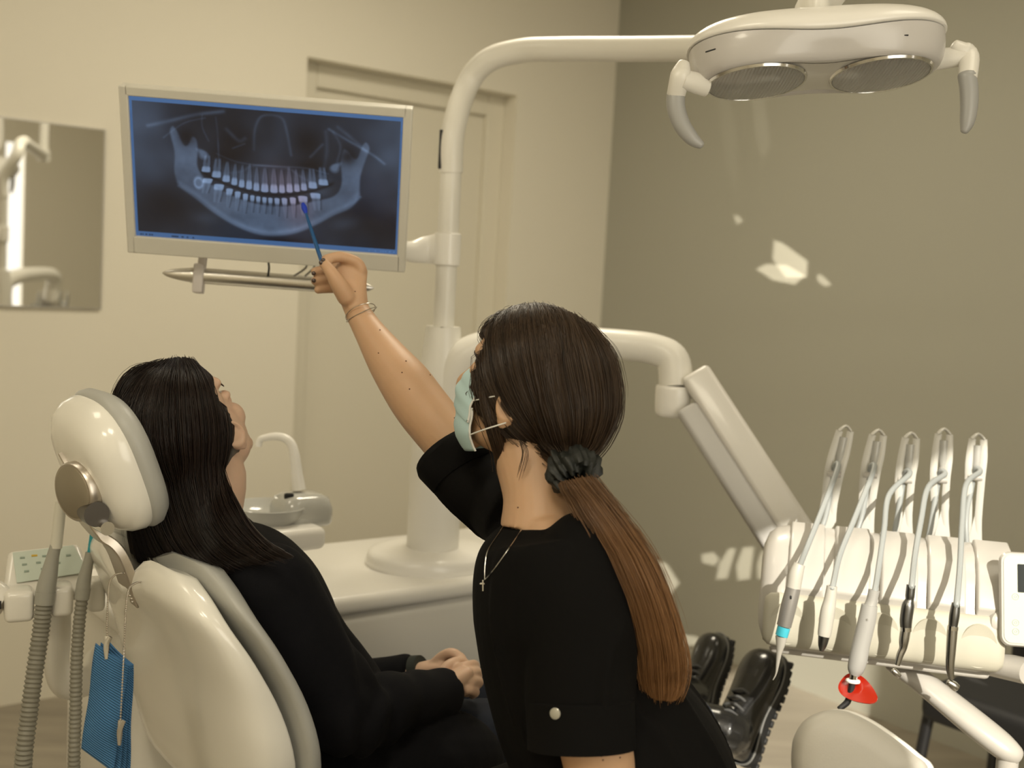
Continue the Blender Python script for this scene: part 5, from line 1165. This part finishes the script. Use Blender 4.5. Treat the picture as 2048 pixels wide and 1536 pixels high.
def mask_edge(pts): m = MB(); m.tube(pts, .0016, 8, smooth=False); return m
mask_edge([r[-1] for r in vs]).build('mask_edge', MSI, mk); mask_edge([r[0] for r in vs]).build('mask_edge', MSI, mk); mask_edge(vs[0]).build('mask_edge', MSI, mk)
for sg in (-1, 1):
    for z0, v in ((.012, 0.22), (-.030, .82)):
        q0 = mask_pt(sg, v); e_ = DM_ @ V((-.006, sg*.078, -.010 if v < .5 else -.054)); mid = q0*.5+e_*.5+(DM_.to_3x3() @ V((0, sg*.010, 0)))
        mb = MB(); mb.tube([q0, mid, e_], .0011, 8, n=6); mb.build('ear_loop', MSI, mk)
# head hair drawn back into the scrunchie
S_ = (1140, 936)
dg_ = [[(988, 648), (972, 690), (968, 745), (988, 800), (1028, 838), (1050, 885), (1090, 920), (1122, 945)],
       [(1004, 627), (990, 690), (996, 750), (1024, 802), (1060, 850), (1084, 893), (1110, 920), (1130, 942)],
       [(1034, 611), (1028, 690), (1040, 760), (1062, 820), (1088, 870), (1112, 905), (1126, 925), (1138, 940)],
       [(1072, 606), (1085, 690), (1100, 770), (1115, 830), (1128, 880), (1136, 910), (1141, 926), (1146, 940)],
       [(1118, 616), (1145, 690), (1163, 770), (1170, 830), (1163, 880), (1154, 910), (1152, 926), (1154, 940)],
       [(1160, 636), (1200, 700), (1216, 770), (1214, 830), (1194, 880), (1172, 910), (1163, 926), (1162, 940)],
       [(1185, 654), (1222, 705), (1238, 770), (1235, 830), (1212, 880), (1186, 912), (1172, 928), (1170, 942)]]
def ddc(a, t): k = max(0, (t-.6)/.4); return (1.725-.075*a)*(1-k)+1.60*k
DHG = HairGrid(dg_, ddc, [.012, .070, .092, .094, .084, .058, .036, .022], power=.42, hug=(DM_, (-.008, 0, .012), (.108, .088, .108), .050))
HMD = hair_mat('dark_brown_hair', (.024, .0155, .010, 1), (.070, .044, .027, 1), (.34, .175, .075, 1), rough=.34)
lock = [[(978, 662), (962, 720), (960, 790), (972, 850), (986, 900), (994, 945)], [(988, 655), (974, 720), (974, 800), (988, 860), (1000, 905), (1003, 955)], [(1000, 650), (992, 720), (996, 800), (1002, 855), (1008, 900), (1008, 960)]]
LKG = HairGrid(lock, lambda a, t: 1.675-.035*math.sin(math.pi*min(1, t*1.1)), [.006, .012, .012, .010, .006, .003])
wis = [[(1040, 880), (1046, 905), (1040, 935), (1034, 962)], [(1048, 885), (1056, 910), (1048, 940), (1040, 966)]]
WSG = HairGrid(wis, lambda a, t: 1.615, [.002, .002, .002, .001])
build_hair('hair', [DHG.strands(5600, .0006, lift=.0024, t1=(.97, 1.0), k=20), DHG.strands(260, .00035, lift=.006, wav=.003, fly=.8, t1=(.2, .9), k=16), LKG.strands(420, .0006, t1=(.7, 1.05), lift=.002), WSG.strands(12, .0004, t1=(.7, 1.05), lift=.002)],
           [lambda m: DHG.shell(m, .0015), lambda m: LKG.shell(m, .0015, 0, .6)], HMD, den, tip=lambda t: np.clip((t-.75)*.5, 0, .15))
pt_ = [[(1122, 965), (1160, 1030), (1212, 1110), (1248, 1200), (1266, 1290), (1278, 1370), (1304, 1418)],
       [(1140, 962), (1190, 1030), (1245, 1115), (1284, 1205), (1304, 1295), (1308, 1370), (1318, 1424)],
       [(1160, 958), (1216, 1032), (1272, 1118), (1312, 1205), (1338, 1295), (1342, 1365), (1332, 1420)],
       [(1182, 956), (1238, 1030), (1296, 1116), (1334, 1205), (1362, 1295), (1368, 1355), (1346, 1412)]]
def pdd(a, t): return 1.575-.045*math.sin(math.pi*min(1, t*1.2))-.0*a
PTG = HairGrid(pt_, pdd, [.020, .030, .036, .036, .034, .026, .006])
build_hair('ponytail', [PTG.strands(3600, .00065, lift=.004, t1=(.86, 1.03), k=22, near_only=.7), PTG.strands(260, .0004, lift=.010, wav=.004, fly=.6, t1=(.5, 1.06), k=20)], [lambda m: PTG.shell(m, .002, 0, .90)], HMD, den, tip=lambda t: np.clip(.25+.9*t, 0, 1), label='long light brown ponytail')
# scrunchie: crumpled ring of cloth
mb = MB(); sc_c = P(1146, 942, 1.592); sx_ = (P(1190, 975, 1.57)-P(1110, 930, 1.60)).normalized(); sax = (P(1165, 985, 1.565)-P(1135, 910, 1.61)).normalized(); Ms_ = frame(sc_c, sax.cross(FWD), sax)
rg = []; rs = np.random.RandomState(3)
for i in range(120):
    a = 2*math.pi*i/120; fold = .0045*noise.noise((math.cos(a)*4, math.sin(a)*4, 3))+.0022*math.sin(a*13+2*math.sin(a*3)); ring = []
    for j in range(18):
        q = 2*math.pi*j/18; r = .0165+fold+.005*noise.noise((math.cos(a)*5+math.cos(q)*1.8, math.sin(a)*5, math.sin(q)*1.8))+.0015*math.sin(q*4+a*5); ring.append(Ms_ @ V(((.0215+r*math.cos(q))*math.cos(a), (.0215+r*math.cos(q))*math.sin(a), r*1.25*math.sin(q)+.003*math.sin(a*5))))
    rg.append(ring)
mb.rings(rg, loop=True); mb.build('scrunchie', pm('dark_green_scrunchie', (.006, .0075, .0055, 1), .55, sheen=.0, bump=.3, bscale=300), den, label='crumpled dark green scrunchie')
# blue applicator brush between thumb and index finger
br0, br1 = P(646, 532, 1.985), P(606, 408, 2.115)
bs_ = thing('applicator_brush', 'small blue applicator brush held up against the x-ray on the monitor', 'brush', br0); ax_ = (br1-br0)
mb = MB(); mb.tube([br0-ax_*.05, br0+ax_*.2, br0+ax_*.6, br0+ax_*.86], [(.0028, .0028), (.0036, .0036), (.0030, .0030), (.0022, .0022)], 14, n=5); mb.build('handle', pm('blue_plastic', (.012, .09, .26, 1), .3), bs_)
mb = MB(); mb.tube([br0+ax_*.84, br0+ax_*.93, br0+ax_*1.0], [.0028, .0052, .0034], 14, n=5, roundcap=.6); mb.build('brush_tip', pm('royal_blue_bristle', (.010, .045, .50, 1), .7), bs_)
# ---------------------------------------------------------------- cuspidor tower on the console: slab, bowl, filler spout
tw = thing('cuspidor', 'small white spittoon bowl and water spout on a raised white slab behind the patient', 'spittoon', P(590, 1060, 2.36))
c0 = P(652, 1052, 2.36)                                     # near right corner of the slab's top
ct = UL(c0)
GLZ = pm('gloss_ceramic_grey', (.50, .50, .47, 1), .14, coat=.8)
b = MB(UM); b.rbox((ct.x-.17, ct.y+.12, ct.z-.024), (.34, .26, .048), .016, 4); b.build('slab', WHITE, tw)
b = MB(UM); h_ = ct.z-.046-BZ+.02; b.rbox((ct.x-.19, ct.y+.13, BZ-.02+h_/2), (.27, .20, h_), .02, 4); b.build('plinth', WHITE, tw)
cb = P(590, 1030, 2.42)
def pt(x, y, d=2.42): return P(x, y, d)
b = MB(); q = UL(pt(601, 1042)); Mq = UM @ Matrix.Translation(q) @ Matrix.Scale(1.0, 4)
rr_ = lambda hx, hy, z, e=.45: [Mq @ V((hx*math.copysign(abs(math.cos(a))**e, math.cos(a)), hy*math.copysign(abs(math.sin(a))**e, math.sin(a)), z)) for a in np.linspace(0, 2*math.pi, 44, endpoint=False)]
b.rings([rr_(.054, .046, -.004), rr_(.058, .05, .002), rr_(.058, .05, .030), rr_(.050, .045, .052), rr_(.035, .032, .060), rr_(.01, .01, .0615)]); b.build('bowl_base', GLZ, tw, angle=60)
b = MB(); bc = pt(534, 1038, 2.38); Mb_ = Matrix.Translation(bc)
b.lathe([(.03, -.012), (.060, -.006), (.074, .010), (.078, .026), (.080, .028), (.078, .030), (.074, .026), (.066, .012), (.045, .004), (.0, .002)], 44, M=Mb_); b.build('bowl', GLZ, tw)
b = MB(); b.rbox((0, 0, 0), (.020, .006, .014), .004, M=frame(pt(578, 993, 2.375), RGT, Z)); b.build('sensor_window', DARK, tw)
b = MB(); b.tube([pt(598, 980), pt(594, 950), pt(588, 905), pt(578, 882), pt(556, 873), pt(528, 876), pt(519, 882), pt(517, 893)], [.0145, .0125, .0105, .0095, .0085, .0072, .0072, .0072], 20, n=6); b.build('spout', WHITE, tw)

# ---------------------------------------------------------------- assistant's holder at the far left with its two suction hoses
AW = P(110, 1165, 2.02)
asst = thing('suction_holder', 'white assistant holder with a keypad at the left edge behind the headrest', 'holder', AW)
HX = (P(205, 1180, 2.06)-P(5, 1195, 1.99)).normalized()
AM = frame(P(100, 1180, 2.02), HX, Z)
if (AM.to_3x3() @ V((0, 1, 0))).dot(FWD) < 0: print('asst flip')
k_ = 2.02/F
def rbl(mbx, cx, cy, w, h, dep, y=0, r=.008): mbx.rbox((cx*k_, y, -cy*k_), (w*k_, dep, h*k_), r, 4, M=AM)
TW2 = pm('holder_white', (.74, .715, .65, 1), .28, coat=.4)
# the keypad housing slopes up and back
b = MB(); bs0 = [(-85, 40), (90, 40)]
def apt(x, z, y): return AM @ V((x*k_, y, -z*k_))
b.rings([[apt(-88, 15, -.005), apt(88, 5, -.005), apt(92, 20, .02), apt(-90, 30, .02)], [apt(-72, -62, .075), apt(60, -70, .075), apt(64, -62, .10), apt(-76, -54, .10)], ]); b.build('panel_housing', TW2, asst, bevel=.008, seg=4)
b = MB(); fq = [apt(-60, -10, .0215), apt(76, -22, .0215), apt(50, -66, .073), apt(-66, -58, .073)]; nn_ = (fq[1]-fq[0]).cross(fq[3]-fq[0]).normalized(); nn_ = nn_ if nn_.z > 0 else -nn_
fq = [p+nn_*.0035 for p in fq]; b.rings([fq, [p+nn_*.0012 for p in fq]]); fo = b.build('keypad_foil', pm('mint_foil', (.50, .56, .49, 1), .4), asst, bevel=.0005)
def fp(u_, v_): return (fq[0]*(1-u_)+fq[1]*u_)*(1-v_)+(fq[3]*(1-u_)+fq[2]*u_)*v_+nn_*.0016
for i, (u_, v_, c) in enumerate(((.14, .78, 0), (.15, .55, 0), (.16, .32, 0), (.33, .80, 1), (.36, .55, 0), (.40, .32, 0), (.60, .68, 0), (.64, .45, 0), (.84, .66, 0), (.48, .74, 0))):
    b = MB(); b.rbox((0, 0, 0), (.008 if not c else .010, .004, .0008), .0003, M=frame(fp(u_, v_), HX, nn_)); b.build('key', pm('key_grey', (.24, .30, .25, 1), .5) if not c else pm('key_yellow', (.55, .36, .03, 1), .5), fo)
# carrier bar with open notches for the hoses
for cx, w, dy in ((-58, 54, 0), (20, 42, -4), (84, 34, -8)):
    b = MB(); rbl(b, cx, 18+dy, w, 62, .055, -.015, .010); b.build('carrier_block', TW2, asst)
b = MB(); rbl(b, 10, 10, 190, 44, .03, .03, .01); b.build('carrier_bar', TW2, asst)
b = MB(); b.tube([apt(-86, 22, -.01), apt(-112, 8, .0), apt(-150, 6, .01)], [(.022, .030), (.026, .036), (.022, .03)], 20, up=Z, n=5); b.build('empty_cradle', TW2, asst)
b = MB(); b.rbox((0, 0, 0), (.007, .004, .014), .001, M=frame(apt(-94, 10, -.040), HX, Z)); b.build('cradle_slot', DARK, asst)
b = MB(); b.tube([apt(16, 36, .03), apt(18, 110, .03), apt(16, 170, .035), apt(34, 215, .05), apt(80, 232, .09), apt(150, 234, .16), CH(.25, -.02, .50)], [(.030, .022), (.028, .021), (.027, .021), (.028, .022), (.028, .022), (.028, .022), (.03, .03)], 22, n=6, up=V((1, 0, .0))); b.build('support_arm', TW2, asst)
HOSE2 = pm('ribbed_hose_grey', (.225, .215, .175, 1), .5)
def ribbed(name, label, cone, tube_px, hose, d, r0, tipmat, tr, gl):
    t = thing(name, label, 'suction hose', P(cone[-1][0], cone[-1][1], d)); t['group'] = 'suction hoses hanging in the holder'
    b = MB(); b.tube([P(x, y, d) for x, y in cone], [c*r0 for c in gl], 24, n=4, smooth=True); b.build('handpiece', pm('hose_handpiece_grey', (.33, .325, .285, 1), .42), t)
    b = MB(); b.tube([P(x, y, d) for x, y in cone[-2:]], [gl[-2]*r0*1.06, gl[-1]*r0*1.06], 24); b.build('collar', pm('hose_handpiece_grey', (.33, .325, .285, 1), .42), t)
    b = MB(); b.tube([P(x, y, d) for x, y in tube_px], tr, 20, n=4); b.build('suction_tip', tipmat, t)
    pl = [V(p) for p in cr([P(*p) for p in hose], 40)]; b = MB(); L_ = 0; rad = []
    pts = [pl[0]]; rr2 = []
    for a, c in zip(pl[:-1], pl[1:]):
        pts.append(c)
    # resample finely and modulate the radius into ribs
    ln = [0]
    for a, c in zip(pts[:-1], pts[1:]): ln.append(ln[-1]+(c-a).length)
    n = int(ln[-1]/.0015); q = []
    for i in range(n+1):
        s_ = ln[-1]*i/n; j = min(int(np.searchsorted(ln, s_)), len(pts)-1); j = max(j, 1); f = (s_-ln[j-1])/max(1e-9, ln[j]-ln[j-1]); q.append(pts[j-1]*(1-f)+pts[j]*f)
    b.tube(q, [r0*.92+r0*.085*math.sin(2*math.pi*i*.0015/.0078) for i in range(n+1)], 20, smooth=False); b.build('ribbed_hose', HOSE2, t); return t
d_ = 1.975
ribbed('suction_hose', 'thick ribbed grey suction hose with a white tube, left in the holder', [(112, 1090), (106, 1112), (98, 1150), (93, 1172), (91, 1184), (88, 1208)], [(122, 1005), (117, 1050), (112, 1096)], [(88, 1204, d_), (82, 1260, d_), (70, 1340, d_-.01), (58, 1430, d_-.02), (46, 1540, d_-.02), (48, 1700, d_+.05), (80, 1850, d_+.2), (160, 1900, d_+.35)], d_, .0150, pm('white_tube', (.64, .62, .54, 1), .35), [.0098, .0098, .0098], [.62, .70, .95, 1.05, 1.06, 1.0])
ribbed('suction_hose', 'thin ribbed grey saliva hose with a turquoise tube, right in the holder', [(179, 1104), (177, 1122), (170, 1152), (167, 1168), (166, 1178), (164, 1198)], [(186, 1060), (183, 1080), (179, 1108)], [(164, 1196, d_), (158, 1250, d_), (153, 1330, d_), (151, 1430, d_), (148, 1540, d_), (150, 1700, d_+.05), (170, 1850, d_+.2), (220, 1890, d_+.35)], d_, .0108, pm('turquoise_tube', (.03, .33, .40, 1), .3), [.0042, .0042, .0042], [.62, .78, 1.0, 1.1, 1.12, 1.02])
